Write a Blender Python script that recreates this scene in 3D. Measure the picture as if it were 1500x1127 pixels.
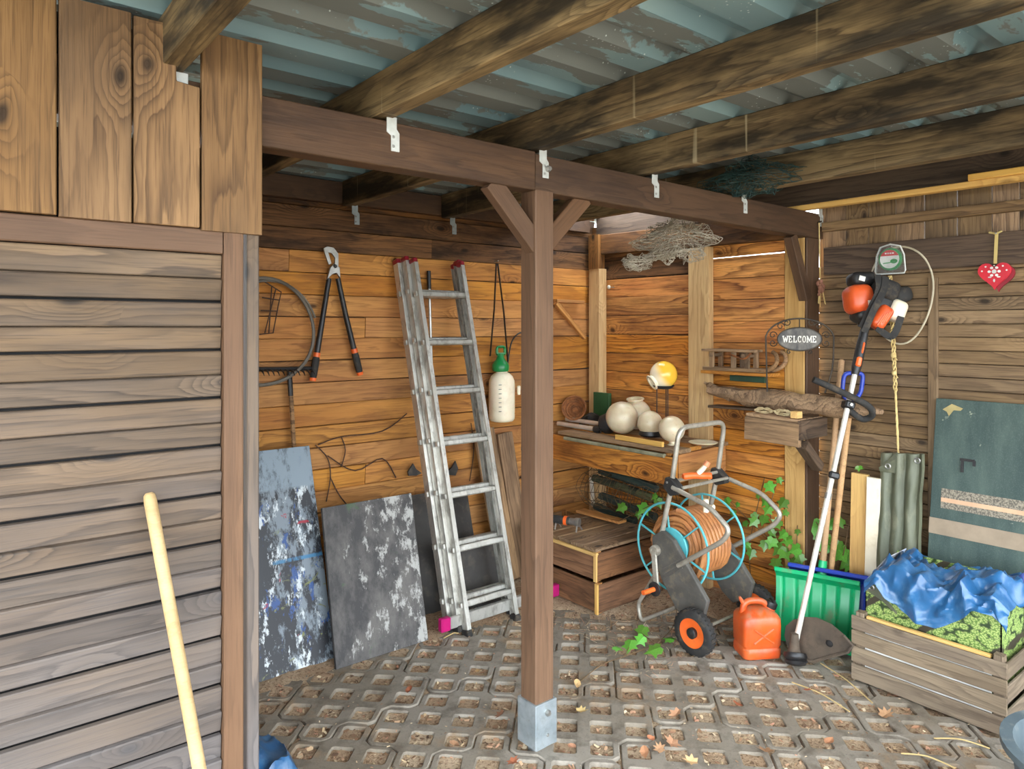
import bpy, bmesh, math, random
from mathutils import Vector, Matrix, Euler, noise
random.seed(11)
V = Vector
PI = math.pi
SC = bpy.context.scene
for o in list(bpy.data.objects):
    bpy.data.objects.remove(o)
COL = SC.collection

# ------------------------------------------------------------------ camera
H = 1.62
FPX = 1040.0
YAW = math.radians(-38.83)
cam_d = bpy.data.cameras.new('camera')
cam = bpy.data.objects.new('camera', cam_d)
COL.objects.link(cam)
cam.location = (0, 0, H)
cam.rotation_euler = (PI / 2, 0, YAW)
cam_d.sensor_width = 36
cam_d.lens = 36 * FPX / 1500
cam_d.shift_y = -83.5 / 1500
cam_d.clip_start = 0.02
SC.camera = cam
# ------------------------------------------------------------------ sky, sun, exposure
SC.view_settings.view_transform = 'Standard'
SC.view_settings.look = 'None'
SC.view_settings.exposure = 2.8
SC.view_settings.gamma = 1
SC.view_settings.use_curve_mapping = False
wd = bpy.data.worlds.new('sky')
SC.world = wd
wd.use_nodes = True
bg = wd.node_tree.nodes['Background']
bg.inputs[0].default_value = (0.84, 0.92, 1.0, 1)
bg.inputs[1].default_value = 1.6
sun_d = bpy.data.lights.new('sun', 'SUN')
sun = bpy.data.objects.new('sun', sun_d)
COL.objects.link(sun)
sun_d.energy = 2.0
sun_d.color = (1, 0.9, 0.74)
sun_d.angle = math.radians(35)
sun.rotation_euler = (math.radians(-38), 0, math.radians(-18))   # sun stands behind the building
sun.location = (0, 8, 8)

_FW = V((-math.sin(YAW), math.cos(YAW), 0))
_RT = V((math.cos(YAW), math.sin(YAW), 0))


def at(u, v, x=None, y=None, z=None, d=None):
    """measured bearing of a point in the survey photo + a known wall/floor plane -> metres"""
    r = _FW + _RT * ((u - 750) / FPX) + V((0, 0, (480 - v) / FPX))
    if x is not None: t = x / r.x
    elif y is not None: t = y / r.y
    elif z is not None: t = (z - H) / r.z
    else: t = d
    return V((0, 0, H)) + r * t


# ------------------------------------------------------------------ object helpers
WM = {}


def attach(o, parent, wm):
    COL.objects.link(o)
    WM[o.name] = wm
    if parent is not None:
        o.parent = parent
        o.matrix_basis = WM[parent.name].inverted() @ wm
    else:
        o.matrix_basis = wm
    return o


def tag(o, label=None, cat=None, group=None, kind=None):
    if label: o['label'] = label
    if cat: o['category'] = cat
    if group: o['group'] = group
    if kind: o['kind'] = kind
    return o


def thing(name, loc, label=None, cat=None, group=None, kind=None):
    o = bpy.data.objects.new(name, None)
    o.empty_display_size = 0.05
    attach(o, None, Matrix.Translation(V(loc)))
    return tag(o, label, cat, group, kind)


class MB:
    def __init__(s):
        s.v = []; s.f = []

    def add(s, vs, fs):
        b = len(s.v)
        s.v += [V(p) for p in vs]
        s.f += [tuple(i + b for i in f) for f in fs]
        return s

    def box(s, c, d, R=None):
        c = V(c); a, b, h = d[0] / 2, d[1] / 2, d[2] / 2
        P = [V((i * a, j * b, k * h)) for k in (-1, 1) for j in (-1, 1) for i in (-1, 1)]
        if R is not None: P = [R @ p for p in P]
        return s.add([c + p for p in P], [(0, 2, 3, 1), (4, 5, 7, 6), (0, 1, 5, 4), (2, 6, 7, 3), (0, 4, 6, 2), (1, 3, 7, 5)])

    def bar(s, p0, p1, w, t, up=(0, 0, 1)):
        p0, p1 = V(p0), V(p1)
        R = frame(p1 - p0, up)
        return s.box((p0 + p1) / 2, ((p1 - p0).length, t, w), R)

    def tube(s, pts, r, n=8, closed=False, cap=True):
        pts = [V(p) for p in pts]
        m = len(pts)
        rs = r if isinstance(r, (list, tuple)) else [r] * m
        tans = []
        for i in range(m):
            if closed: t = pts[(i + 1) % m] - pts[i - 1]
            else: t = pts[min(i + 1, m - 1)] - pts[max(i - 1, 0)]
            tans.append(t.normalized() if t.length > 1e-9 else V((0, 0, 1)))
        ref = V((0, 0, 1)) if abs(tans[0].z) < 0.9 else V((1, 0, 0))
        nrm = (ref - tans[0] * ref.dot(tans[0])).normalized()
        base = len(s.v)
        for i in range(m):
            nrm = (nrm - tans[i] * nrm.dot(tans[i]))
            nrm = nrm.normalized() if nrm.length > 1e-6 else tans[i].orthogonal().normalized()
            bn = tans[i].cross(nrm)
            for k in range(n):
                a = 2 * PI * k / n
                s.v.append(pts[i] + (nrm * math.cos(a) + bn * math.sin(a)) * rs[i])
        for i in range(m if closed else m - 1):
            j = (i + 1) % m
            for k in range(n):
                l = (k + 1) % n
                s.f.append((base + i * n + k, base + i * n + l, base + j * n + l, base + j * n + k))
        if cap and not closed:
            s.f.append(tuple(base + k for k in reversed(range(n))))
            s.f.append(tuple(base + (m - 1) * n + k for k in range(n)))
        return s

    def lathe(s, prof, c, axis=(0, 0, 1), n=24, cap=True):
        c = V(c); ax = V(axis).normalized()
        e1 = ax.orthogonal().normalized(); e2 = ax.cross(e1)
        base = len(s.v); m = len(prof)
        for (r, h) in prof:
            for k in range(n):
                a = 2 * PI * k / n
                s.v.append(c + ax * h + (e1 * math.cos(a) + e2 * math.sin(a)) * max(r, 1e-5))
        for i in range(m - 1):
            for k in range(n):
                l = (k + 1) % n
                s.f.append((base + i * n + k, base + i * n + l, base + (i + 1) * n + l, base + (i + 1) * n + k))
        if cap and prof[0][0] > 1e-4: s.f.append(tuple(base + k for k in reversed(range(n))))
        if cap and prof[-1][0] > 1e-4: s.f.append(tuple(base + (m - 1) * n + k for k in range(n)))
        return s

    def prism(s, poly, ext):
        poly = [V(p) for p in poly]; ext = V(ext); n = len(poly); b = len(s.v)
        s.v += poly + [p + ext for p in poly]
        s.f.append(tuple(b + i for i in reversed(range(n))))
        s.f.append(tuple(b + n + i for i in range(n)))
        for i in range(n):
            j = (i + 1) % n
            s.f.append((b + i, b + j, b + n + j, b + n + i))
        return s

    def ball(s, c, r, n=20, sc=(1, 1, 1)):
        c = V(c); b = len(s.v); m = n // 2
        for i in range(m + 1):
            th = PI * i / m
            for k in range(n):
                a = 2 * PI * k / n
                q = V((math.sin(th) * math.cos(a) * sc[0], math.sin(th) * math.sin(a) * sc[1], math.cos(th) * sc[2]))
                s.v.append(c + q * r)
        for i in range(m):
            for k in range(n):
                l = (k + 1) % n
                s.f.append((b + i * n + k, b + (i + 1) * n + k, b + (i + 1) * n + l, b + i * n + l))
        return s

    def sheet(s, fn, nu, nv, th=None):
        """fn(a,b)->Vector over the unit square; th = thickness vector"""
        b = len(s.v)
        P = [V(fn(i / nu, j / nv)) for j in range(nv + 1) for i in range(nu + 1)]
        s.v += P
        w = nu + 1
        for j in range(nv):
            for i in range(nu):
                s.f.append((b + j * w + i, b + j * w + i + 1, b + (j + 1) * w + i + 1, b + (j + 1) * w + i))
        if th is not None:
            th = V(th); c = len(s.v)
            s.v += [p + th for p in P]
            for j in range(nv):
                for i in range(nu):
                    s.f.append((c + j * w + i, c + (j + 1) * w + i, c + (j + 1) * w + i + 1, c + j * w + i + 1))
            rim = [i for i in range(nu + 1)] + [j * w + nu for j in range(1, nv + 1)] + [nv * w + i for i in range(nu - 1, -1, -1)] + [j * w for j in range(nv - 1, 0, -1)]
            for i in range(len(rim)):
                p, q = rim[i], rim[(i + 1) % len(rim)]
                s.f.append((b + q, b + p, c + p, c + q))
        return s

    def build(s, name, m, parent=None, smooth=False, bevel=0.0, org=None, label=None, kind=None, seg=1):
        if parent is not None and org is None: wm = Matrix.Translation(WM[parent.name].translation)
        elif org is not None: wm = Matrix.Translation(V(org))
        else: wm = Matrix.Identity(4)
        inv = wm.inverted()
        me = bpy.data.meshes.new(name)
        me.from_pydata([inv @ p for p in s.v], [], s.f)
        fix(me, bevel, seg)
        if smooth:
            for p in me.polygons: p.use_smooth = True
            me.set_sharp_from_angle(angle=math.radians(42))
        if m is not None: me.materials.append(m)
        o = bpy.data.objects.new(name, me)
        attach(o, parent, wm)
        if label: o['label'] = label
        if kind: o['kind'] = kind
        return o


def fix(me, bevel=0.0, seg=1):
    bm = bmesh.new(); bm.from_mesh(me)
    if bevel:
        ed = [e for e in bm.edges if len(e.link_faces) == 2 and e.calc_face_angle(0) > 0.5]
        bmesh.ops.bevel(bm, geom=ed, offset=bevel, segments=seg, affect='EDGES', profile=0.5, clamp_overlap=True)
    bmesh.ops.recalc_face_normals(bm, faces=bm.faces)
    bm.to_mesh(me); bm.free(); me.update()


def frame(d, up=(0, 0, 1)):
    """rotation whose x is along d, z as near up as can be"""
    x = V(d).normalized(); up = V(up)
    y = up.cross(x)
    if y.length < 1e-4: y = V((0, 1, 0)).cross(x)
    y.normalize(); z = x.cross(y)
    return Matrix((x, y, z)).transposed()


def plank(name, p0, p1, w, t, m, parent=None, up=(0, 0, 1), ch=0.003, nseg=1, jit=0.0, label=None):
    """board from p0 to p1 (centre line); w across, t thick; local x runs along the grain"""
    p0, p1 = V(p0), V(p1); L = (p1 - p0).length
    R = frame(p1 - p0, up)
    wm = Matrix.Translation(p0) @ R.to_4x4()
    a, b = t / 2, w / 2
    ch = min(ch, a * .8, b * .8)
    sec = [(-a, -b + ch), (-a, b - ch), (-a + ch, b), (a - ch, b), (a, b - ch), (a, -b + ch), (a - ch, -b), (-a + ch, -b)]
    mb = MB()
    for i in range(nseg + 1):
        jy, jz = (random.uniform(-jit, jit), random.uniform(-jit, jit)) if jit else (0, 0)
        k = 1 + (random.uniform(-jit, jit) * 4 if jit else 0)
        for (yy, zz) in sec: mb.v.append(V((L * i / nseg, yy + jy, zz * k + jz)))
    for i in range(nseg):
        for k in range(8):
            l = (k + 1) % 8
            mb.f.append((i * 8 + k, i * 8 + l, i * 8 + 8 + l, i * 8 + 8 + k))
    mb.f.append(tuple(range(8))); mb.f.append(tuple(nseg * 8 + k for k in reversed(range(8))))
    me = bpy.data.meshes.new(name)
    me.from_pydata(mb.v, [], mb.f); fix(me)
    me.materials.append(m)
    o = bpy.data.objects.new(name, me)
    attach(o, parent, wm)
    if label: o['label'] = label
    return o


def dup(o, parent=None):
    c = o.copy(); COL.objects.link(c)
    if parent is not None: c.parent = parent
    for ch in list(o.children): dup(ch, c)
    return c


def smooth_path(pts, n=6, closed=False):
    pts = [V(p) for p in pts]; m = len(pts); out = []
    rng = range(m) if closed else range(m - 1)
    for i in rng:
        if closed: a, b, c, d = pts[i - 1], pts[i], pts[(i + 1) % m], pts[(i + 2) % m]
        else: a, b, c, d = pts[max(i - 1, 0)], pts[i], pts[i + 1], pts[min(i + 2, m - 1)]
        for k in range(n):
            t = k / n
            out.append(0.5 * ((2 * b) + (c - a) * t + (2 * a - 5 * b + 4 * c - d) * t * t + (3 * b - 3 * c + d - a) * t ** 3))
    if not closed: out.append(pts[-1])
    return out


def round_path(pts, r, n=5):
    """polyline with rounded corners"""
    pts = [V(p) for p in pts]; out = [pts[0]]
    for i in range(1, len(pts) - 1):
        a, b, c = pts[i - 1], pts[i], pts[i + 1]
        u = (a - b); w = (c - b)
        k = min(r, u.length * .48, w.length * .48)
        s, e = b + u.normalized() * k, b + w.normalized() * k
        for j in range(n + 1):
            t = j / n
            out.append(s * (1 - t) ** 2 + b * 2 * t * (1 - t) + e * t * t)
    out.append(pts[-1])
    return out


# ------------------------------------------------------------------ materials
def lin(c):
    r = []
    for k in c:
        k = k / 255
        r.append(k / 12.92 if k <= 0.04045 else ((k + 0.055) / 1.055) ** 2.4)
    return (*r, 1)


class NT:
    def __init__(s, name):
        s.m = bpy.data.materials.new(name); s.m.use_nodes = True
        s.t = s.m.node_tree; s.b = s.t.nodes['Principled BSDF']

    def n(s, typ, **kw):
        nd = s.t.nodes.new('ShaderNode' + typ)
        for k, v in kw.items():
            if k.startswith('i_'):
                key = k[2:]
                key = int(key) if key.isdigit() else key.replace('_', ' ')
                s.put(nd.inputs[key], v)
            else: setattr(nd, k, v)
        return nd

    def put(s, sock, v):
        if isinstance(v, bpy.types.NodeSocket): s.t.links.new(v, sock)
        elif isinstance(v, bpy.types.Node): s.t.links.new(v.outputs[0], sock)
        else: sock.default_value = v

    def math(s, op, a, b=0.0, c=0.0, clamp=False):
        nd = s.n('Math', operation=op, use_clamp=clamp)
        s.put(nd.inputs[0], a); s.put(nd.inputs[1], b); s.put(nd.inputs[2], c)
        return nd.outputs[0]

    def vmath(s, op, a, b):
        nd = s.n('VectorMath', operation=op)
        s.put(nd.inputs[0], a); s.put(nd.inputs[1], b)
        return nd.outputs[0]

    def mix(s, f, a, b, mode='MIX'):
        nd = s.n('Mix', data_type='RGBA', blend_type=mode)
        s.put(nd.inputs[0], f); s.put(nd.inputs[6], a); s.put(nd.inputs[7], b)
        return nd.outputs[2]

    def rng(s, v, a, b, c=0.0, d=1.0, smooth=False):
        nd = s.n('MapRange', interpolation_type='SMOOTHSTEP' if smooth else 'LINEAR')
        s.put(nd.inputs[0], v)
        for i, k in enumerate((a, b, c, d)): nd.inputs[i + 1].default_value = k
        return nd.outputs[0]

    def noise(s, vec, scale, detail=3, rough=.55, dist=0):
        nd = s.n('TexNoise')
        s.put(nd.inputs['Vector'], vec)
        nd.inputs['Scale'].default_value = scale; nd.inputs['Detail'].default_value = detail
        nd.inputs['Roughness'].default_value = rough; nd.inputs['Distortion'].default_value = dist
        return nd.outputs[0]

    def coords(s, rand=True):
        tc = s.n('TexCoord'); v = tc.outputs['Object']
        if rand:
            oi = s.n('ObjectInfo')
            cb = s.n('CombineXYZ')
            for i, k in enumerate((37.3, 19.1, 53.7)): s.put(cb.inputs[i], s.math('MULTIPLY', oi.outputs['Random'], k))
            v = s.vmath('ADD', v, cb.outputs[0]); s.rand = oi.outputs['Random']
        return v

    def bump(s, h, st=.3, dist=.01):
        b = s.n('Bump'); b.inputs['Strength'].default_value = st; b.inputs['Distance'].default_value = dist
        s.put(b.inputs['Height'], h); s.t.links.new(b.outputs[0], s.b.inputs['Normal'])

    def done(s, col=None, rough=.7, metal=0.0, spec=None, **kw):
        if col is not None: s.put(s.b.inputs['Base Color'], col)
        s.put(s.b.inputs['Roughness'], rough); s.put(s.b.inputs['Metallic'], metal)
        if spec is not None: s.b.inputs['Specular IOR Level'].default_value = spec
        for k, v in kw.items(): s.put(s.b.inputs[k.replace('_', ' ')], v)
        return s.m


def wood(name, light, mid, dark, ring=16, vary=.3, stain=None, stain_amt=.5, stain_thr=(.5, .68), knots=1.0, rough=.72, bump=.35, grey=None, contrast=1.0, drips=False):
    s = NT(name); P = s.coords()
    sp = s.n('SeparateXYZ'); s.put(sp.inputs[0], P)
    x, y, z = sp.outputs
    n1 = s.noise(s.vmath('MULTIPLY', P, (.8, 6, 6)), 1.0, 2, .5)
    n2 = s.noise(s.vmath('MULTIPLY', P, (4, 38, 38)), 1.0, 3, .6)
    cb = s.n('CombineXYZ'); s.put(cb.inputs[0], s.math('MULTIPLY', x, 2.3)); s.put(cb.inputs[1], s.math('MULTIPLY', s.math('ADD', z, y), 4.6))
    vo = s.n('TexVoronoi', voronoi_dimensions='2D', feature='F1'); s.put(vo.inputs['Vector'], s.vmath('ADD', cb, s.vmath('MULTIPLY', s.n('TexNoise', i_Vector=s.vmath('MULTIPLY', P, (3, 3, 3)), i_Scale=2.0).outputs[1], (.16, .16, 0)))); vo.inputs['Scale'].default_value = 1.0
    d = vo.outputs['Distance']
    sel = s.math('GREATER_THAN', s.n('SeparateColor', i_0=vo.outputs['Color']).outputs[0], .62)
    near = s.math('MULTIPLY', s.math('POWER', s.rng(d, 0, .36, 1, 0), 1.6), sel)
    field = s.math('ADD', s.math('MULTIPLY', s.math('ADD', z, s.math('MULTIPLY', y, .7)), ring * 1.5), s.math('MULTIPLY', n1, 9))
    field = s.math('ADD', field, s.math('MULTIPLY', n2, 1.1))
    field = s.math('ADD', field, s.math('MULTIPLY', near, 5.5 * knots))
    g = s.math('FRACT', field)
    g = s.math('MULTIPLY', s.math('POWER', g, 2.2), s.rng(g, .9, 1.0, 1, 0))
    g = s.math('MULTIPLY', g, s.rng(s.noise(s.vmath('MULTIPLY', P, (1.3, 9, 9)), 1.4, 2, .5), .3, .62, .15, 1.25))
    fib = s.noise(s.vmath('MULTIPLY', P, (5, 170, 170)), 1.0, 3, .6)
    blot = s.noise(s.vmath('MULTIPLY', P, (1.4, 5, 5)), 1.0, 3, .6)
    col = s.mix(s.rng(blot, .35, .68), lin(light), lin(mid))
    col = s.mix(s.math('MULTIPLY', g, .8 * contrast, clamp=True), col, lin(dark))
    col = s.mix(s.rng(fib, .5, .72, 0, .7 * contrast), col, lin(dark))
    core = s.rng(d, .02, .10, 1, 0, True)
    core = s.math('MULTIPLY', core, s.math('MULTIPLY', sel, .9 * min(1, knots)))
    col = s.mix(core, col, lin([k * .55 for k in dark]))
    if stain is not None:
        st = s.noise(s.vmath('MULTIPLY', P, (1.0, 4.5, 4.5)), 1.3, 5, .65)
        col = s.mix(s.math('MULTIPLY', s.rng(st, stain_thr[0], stain_thr[1]), stain_amt), col, lin(stain))
    if grey is not None:
        gz = s.noise(s.vmath('MULTIPLY', P, (.9, 3, 3)), 1.0, 4, .6)
        geo = s.n('NewGeometry'); zz = s.n('SeparateXYZ', i_0=geo.outputs['Position']).outputs[2]
        k = s.math('ADD', s.rng(zz, 1.9, .35, 0, .75), s.rng(gz, .35, .7, -.12, .25), clamp=True)
        col = s.mix(k, col, s.mix(s.math('MULTIPLY', g, .5), lin(grey), lin([q * .62 for q in grey])))
    if drips:
        dr = s.noise(s.vmath('MULTIPLY', P, (26, 1.5, .8)), 1.0, 2, .5)
        col = s.mix(s.rng(dr, .685, .75, 0, .5), col, lin((196, 180, 142)))
    hv = s.n('HueSaturation'); s.put(hv.inputs['Color'], col)
    s.put(hv.inputs['Value'], s.math('MULTIPLY_ADD', s.rand, vary * 2, 1 - vary))
    s.put(hv.inputs['Saturation'], s.math('MULTIPLY_ADD', s.math('FRACT', s.math('MULTIPLY', s.rand, 7.31)), .12, .88))
    s.bump(s.math('ADD', s.math('MULTIPLY', g, -.35), s.math('MULTIPLY', fib, .8)), bump, .004)
    return s.done(hv.outputs[0], rough, spec=.3)


def surf(name, c1, c2=None, scale=8, rough=.5, metal=0.0, dirt=None, dirt_thr=(.52, .7), dirt_amt=.6, bump=0.0, bscale=60, spec=None, stretch=(1, 1, 1), **kw):
    s = NT(name); P = s.coords()
    Q = s.vmath('MULTIPLY', P, stretch)
    n = s.noise(Q, scale, 4, .6)
    col = s.mix(s.rng(n, .35, .65), lin(c1), lin(c2 if c2 is not None else [k * .82 for k in c1]))
    r = rough
    if dirt is not None:
        dn = s.noise(Q, scale * 2.3, 6, .68)
        f = s.math('MULTIPLY', s.rng(dn, dirt_thr[0], dirt_thr[1]), dirt_amt)
        col = s.mix(f, col, lin(dirt))
        r = s.math('MULTIPLY_ADD', f, .3, rough, clamp=True)
    if bump: s.bump(s.noise(Q, bscale, 4, .6), bump, .004)
    return s.done(col, r, metal, spec, **kw)


M = {}
M['orange'] = wood('wood_orange', (220, 148, 52), (192, 114, 32), (94, 45, 10), ring=15, vary=.18, stain=(84, 42, 16), stain_amt=.7, stain_thr=(.5, .68), contrast=1.15)
M['ochre'] = wood('wood_ochre', (196, 132, 44), (168, 103, 30), (98, 54, 15), ring=11, vary=.14, stain=(92, 54, 26), stain_amt=.6, stain_thr=(.53, .7), contrast=.8)
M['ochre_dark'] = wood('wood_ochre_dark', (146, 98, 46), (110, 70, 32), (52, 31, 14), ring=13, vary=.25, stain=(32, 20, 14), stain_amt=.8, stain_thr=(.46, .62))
M['pale'] = wood('wood_pale_post', (204, 166, 104), (186, 144, 84), (138, 94, 44), ring=9, vary=.1, contrast=.7)
M['facade_up'] = wood('wood_facade_upper', (140, 104, 62), (114, 82, 46), (66, 44, 24), ring=10, vary=.12, stain=(86, 66, 46), stain_amt=.4, contrast=.9)
M['facade'] = wood('wood_facade_slats', (116, 92, 64), (94, 74, 52), (54, 42, 30), ring=12, vary=.18, grey=(96, 92, 92), stain=(72, 62, 56), stain_amt=.35)
M['brown'] = wood('wood_brown_stain', (110, 79, 53), (93, 65, 43), (60, 41, 26), ring=8, vary=.1, contrast=.55, knots=.4, grey=None, rough=.6)
M['beam'] = wood('wood_beam_brown', (94, 66, 42), (77, 53, 34), (44, 30, 19), ring=8, vary=.08, contrast=.6, knots=.4, stain=(46, 32, 26), stain_amt=.5, rough=.6)
M['rafter'] = wood('wood_rafter', (148, 124, 84), (112, 90, 58), (58, 44, 28), ring=8, vary=.1, stain=(30, 26, 20), stain_amt=.9, stain_thr=(.42, .58), knots=.6, drips=True)
M['fence'] = wood('wood_fence', (142, 114, 78), (120, 94, 62), (74, 55, 36), ring=12, vary=.18, stain=(66, 48, 36), stain_amt=.5)
M['fence_dark'] = wood('wood_fence_dark', (102, 80, 60), (84, 66, 50), (48, 36, 28), ring=10, vary=.1, stain=(36, 30, 26), stain_amt=.6)
M['lath'] = wood('wood_lath_yellow', (226, 182, 96), (214, 164, 80), (170, 116, 50), ring=7, vary=.06, contrast=.55, knots=.5)
M['handle'] = wood('wood_handle', (182, 156, 112), (168, 140, 96), (138, 108, 68), ring=5, vary=.05, contrast=.4, knots=.0, rough=.5)
M['handle_old'] = wood('wood_handle_old', (186, 146, 100), (168, 126, 82), (116, 84, 52), ring=5, vary=.1, contrast=.5, knots=.0)
M['rough'] = wood('wood_rough_grey', (166, 132, 94), (134, 104, 74), (76, 56, 40), ring=14, vary=.15, stain=(60, 48, 38), stain_amt=.6, bump=.8)
M['crate'] = wood('wood_crate_grey', (146, 128, 104), (122, 104, 84), (76, 63, 50), ring=12, vary=.14, stain=(88, 76, 68), stain_amt=.5, contrast=.8, knots=.5)
M['crate_old'] = wood('wood_crate_old', (162, 124, 84), (128, 94, 60), (72, 50, 32), ring=12, vary=.2, stain=(58, 42, 30), stain_amt=.6)
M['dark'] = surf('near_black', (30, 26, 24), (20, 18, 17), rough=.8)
# ================================================================== the ground and the paving
YB, XC, XF = 3.70, 3.74, 3.90       # back wall, corner wall, fence wall

s = NT('soil'); P = s.coords(False)
n = s.noise(P, 3.0, 5, .6); f = s.noise(P, 70, 4, .7)
col = s.mix(s.rng(n, .38, .62), lin((204, 180, 150)), lin((176, 146, 116)))
col = s.mix(s.rng(f, .5, .68), col, lin((120, 92, 70)))
col = s.mix(s.rng(s.noise(P, 120, 3, .7), .6, .7), col, lin((206, 180, 150)))
s.bump(s.math('ADD', f, s.noise(P, 180, 3, .6)), .9, .012)
M['soil'] = s.done(col, .95, spec=.1)
s = NT('paver_concrete'); P = s.coords(False)
geo = s.n('NewGeometry').outputs['Position']
n = s.noise(geo, 1.3, 4, .6); f = s.noise(geo, 130, 4, .7); g = s.noise(geo, 9, 5, .65)
col = s.mix(s.rng(n, .36, .64), lin((148, 140, 128)), lin((130, 119, 103)))
col = s.mix(s.rng(g, .48, .66, 0, .7), col, lin((92, 82, 70)))
col = s.mix(s.rng(s.noise(geo, 2.4, 6, .7), .55, .66, 0, .6), col, lin((150, 122, 90)))
col = s.mix(s.rng(f, .55, .75, 0, .45), col, lin((70, 64, 58)))
s.bump(s.math('ADD', s.math('MULTIPLY', f, .6), g), .5, .006)
M['paver'] = s.done(col, .9, spec=.2)

g = MB()
g.add([(-30, -30, -.07), (30, -30, -.07), (30, 30, -.07), (-30, 30, -.07)], [(0, 1, 2, 3)])
tag(g.build('ground', surf('ground_outside', (140, 134, 122), (120, 116, 104), scale=.5, rough=.95)), kind='structure')


def soil_z(x, y):
    n = noise.noise(V((x * 2.1, y * 2.1, 3.3)))
    z = -.013 + .005 * noise.noise(V((x * 14, y * 14, 0))) + .004 * noise.noise(V((x * 41, y * 41, 5)))
    k = max(0, min(1, (x + y - 5.5 + .25 * n) / .5)) * max(0, min(1, (x - 2.35) / .4))
    k = max(k, max(0, min(1, (y - 3.0) / .25)) * .9)
    return z + .022 * k * k * (3 - 2 * k)


g = MB()
X0, X1, Y0, Y1 = -1.4, 4.1, -1.6, 3.75
g.sheet(lambda a, b: V((X0 + (X1 - X0) * a, Y0 + (Y1 - Y0) * b, soil_z(X0 + (X1 - X0) * a, Y0 + (Y1 - Y0) * b))), 230, 220)
floor = g.build('floor', M['soil'], smooth=True)
floor['kind'] = 'structure'

# 60 x 40 cm turf block with twelve square openings set on the diagonal and a stepped outline
cells = [(X, Y) for X in range(6) for Y in range(4) if (X + Y) % 2 == 0]
edges = {}
for (X, Y) in cells:
    q = [(X + 1, Y), (X, Y + 1), (X - 1, Y), (X, Y - 1)]
    for i in range(4):
        a, b = q[i], q[(i + 1) % 4]
        if (b, a) in edges: del edges[(b, a)]
        else: edges[(a, b)] = 1
nxt = {}
for (a, b) in edges: nxt.setdefault(a, []).append(b)
start = sorted(edges)[0]
loop = [start[0], start[1]]
while True:
    c = loop[-1]; p = loop[-2]
    opts = nxt[c]
    if len(opts) == 1: nn = opts[0]
    else:
        d0 = V((c[0] - p[0], c[1] - p[1]))
        nn = max(opts, key=lambda o: -(d0.x * (o[1] - c[1]) - d0.y * (o[0] - c[0])))
    if nn == loop[0]: break
    loop.append(nn)
JO = .0035
outl = []
m = len(loop)
for i in range(m):
    a, b, c = [V((*loop[(i + k) % m], 0)) * .1 for k in (-1, 0, 1)]
    d1, d2 = (b - a).normalized(), (c - b).normalized()
    n1, n2 = V((-d1.y, d1.x, 0)), V((-d2.y, d2.x, 0))
    if abs(d1.cross(d2).z) < .01:
        outl.append(b + n1 * JO); continue
    cv = d1.cross(d2).z
    k = .03
    nb = (d2 - d1).normalized() * (1 if cv > 0 else -1)
    outl.append(b - d1 * k + n1 * JO * .8); outl.append(b + d2 * k + n2 * JO * .8)
cu = bpy.data.curves.new('paver', 'CURVE'); cu.dimensions = '2D'; cu.fill_mode = 'BOTH'
cu.extrude = .03; cu.bevel_depth = .004; cu.bevel_resolution = 0; cu.offset = -.004


def spl(pts):
    sp = cu.splines.new('POLY'); sp.points.add(len(pts) - 1)
    for i, p in enumerate(pts): sp.points[i].co = (p[0], p[1], 0, 1)
    sp.use_cyclic_u = True


spl(outl)
for (X, Y) in cells:
    h = .061; k = .005
    c = V((X * .1, Y * .1))
    q = []
    for (a, b) in ((1, 0), (0, 1), (-1, 0), (0, -1)):
        t = V((a, b)); pr = V((-b, a))
        q.append(c + t * (h - k) - pr * k); q.append(c + t * (h - k) + pr * k)
    spl(q)
tmp = bpy.data.objects.new('paver_curve', cu); COL.objects.link(tmp)
pav_me = bpy.data.meshes.new_from_object(tmp.evaluated_get(bpy.context.evaluated_depsgraph_get()))
bpy.data.objects.remove(tmp); bpy.data.curves.remove(cu)
pav_me.name = 'paver'; pav_me.materials.clear(); pav_me.materials.append(M['paver'])
fix(pav_me)
TILES = []
for j in range(-4, 10):
    for i in range(-3, 8):
        x = -.02 + i * .6 + (.2 if j % 2 else 0) + 0.0; y = .31 + j * .4
        if x < -1.3 or x > 3.75 or y < -1.5 or y > 3.5: continue
        o = bpy.data.objects.new('paver', pav_me)
        r = random.Random(i * 91 + j)
        attach(o, floor, Matrix.Translation((x, y, -.034 + r.uniform(-.004, .002))) @ Euler((r.uniform(-.006, .006), r.uniform(-.006, .006), 0)).to_matrix().to_4x4())
        TILES.append((x, y))

# ================================================================== walls
def wall(name):
    o = bpy.data.objects.new(name, None); attach(o, None, Matrix.Identity(4)); o['kind'] = 'structure'; return o


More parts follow.
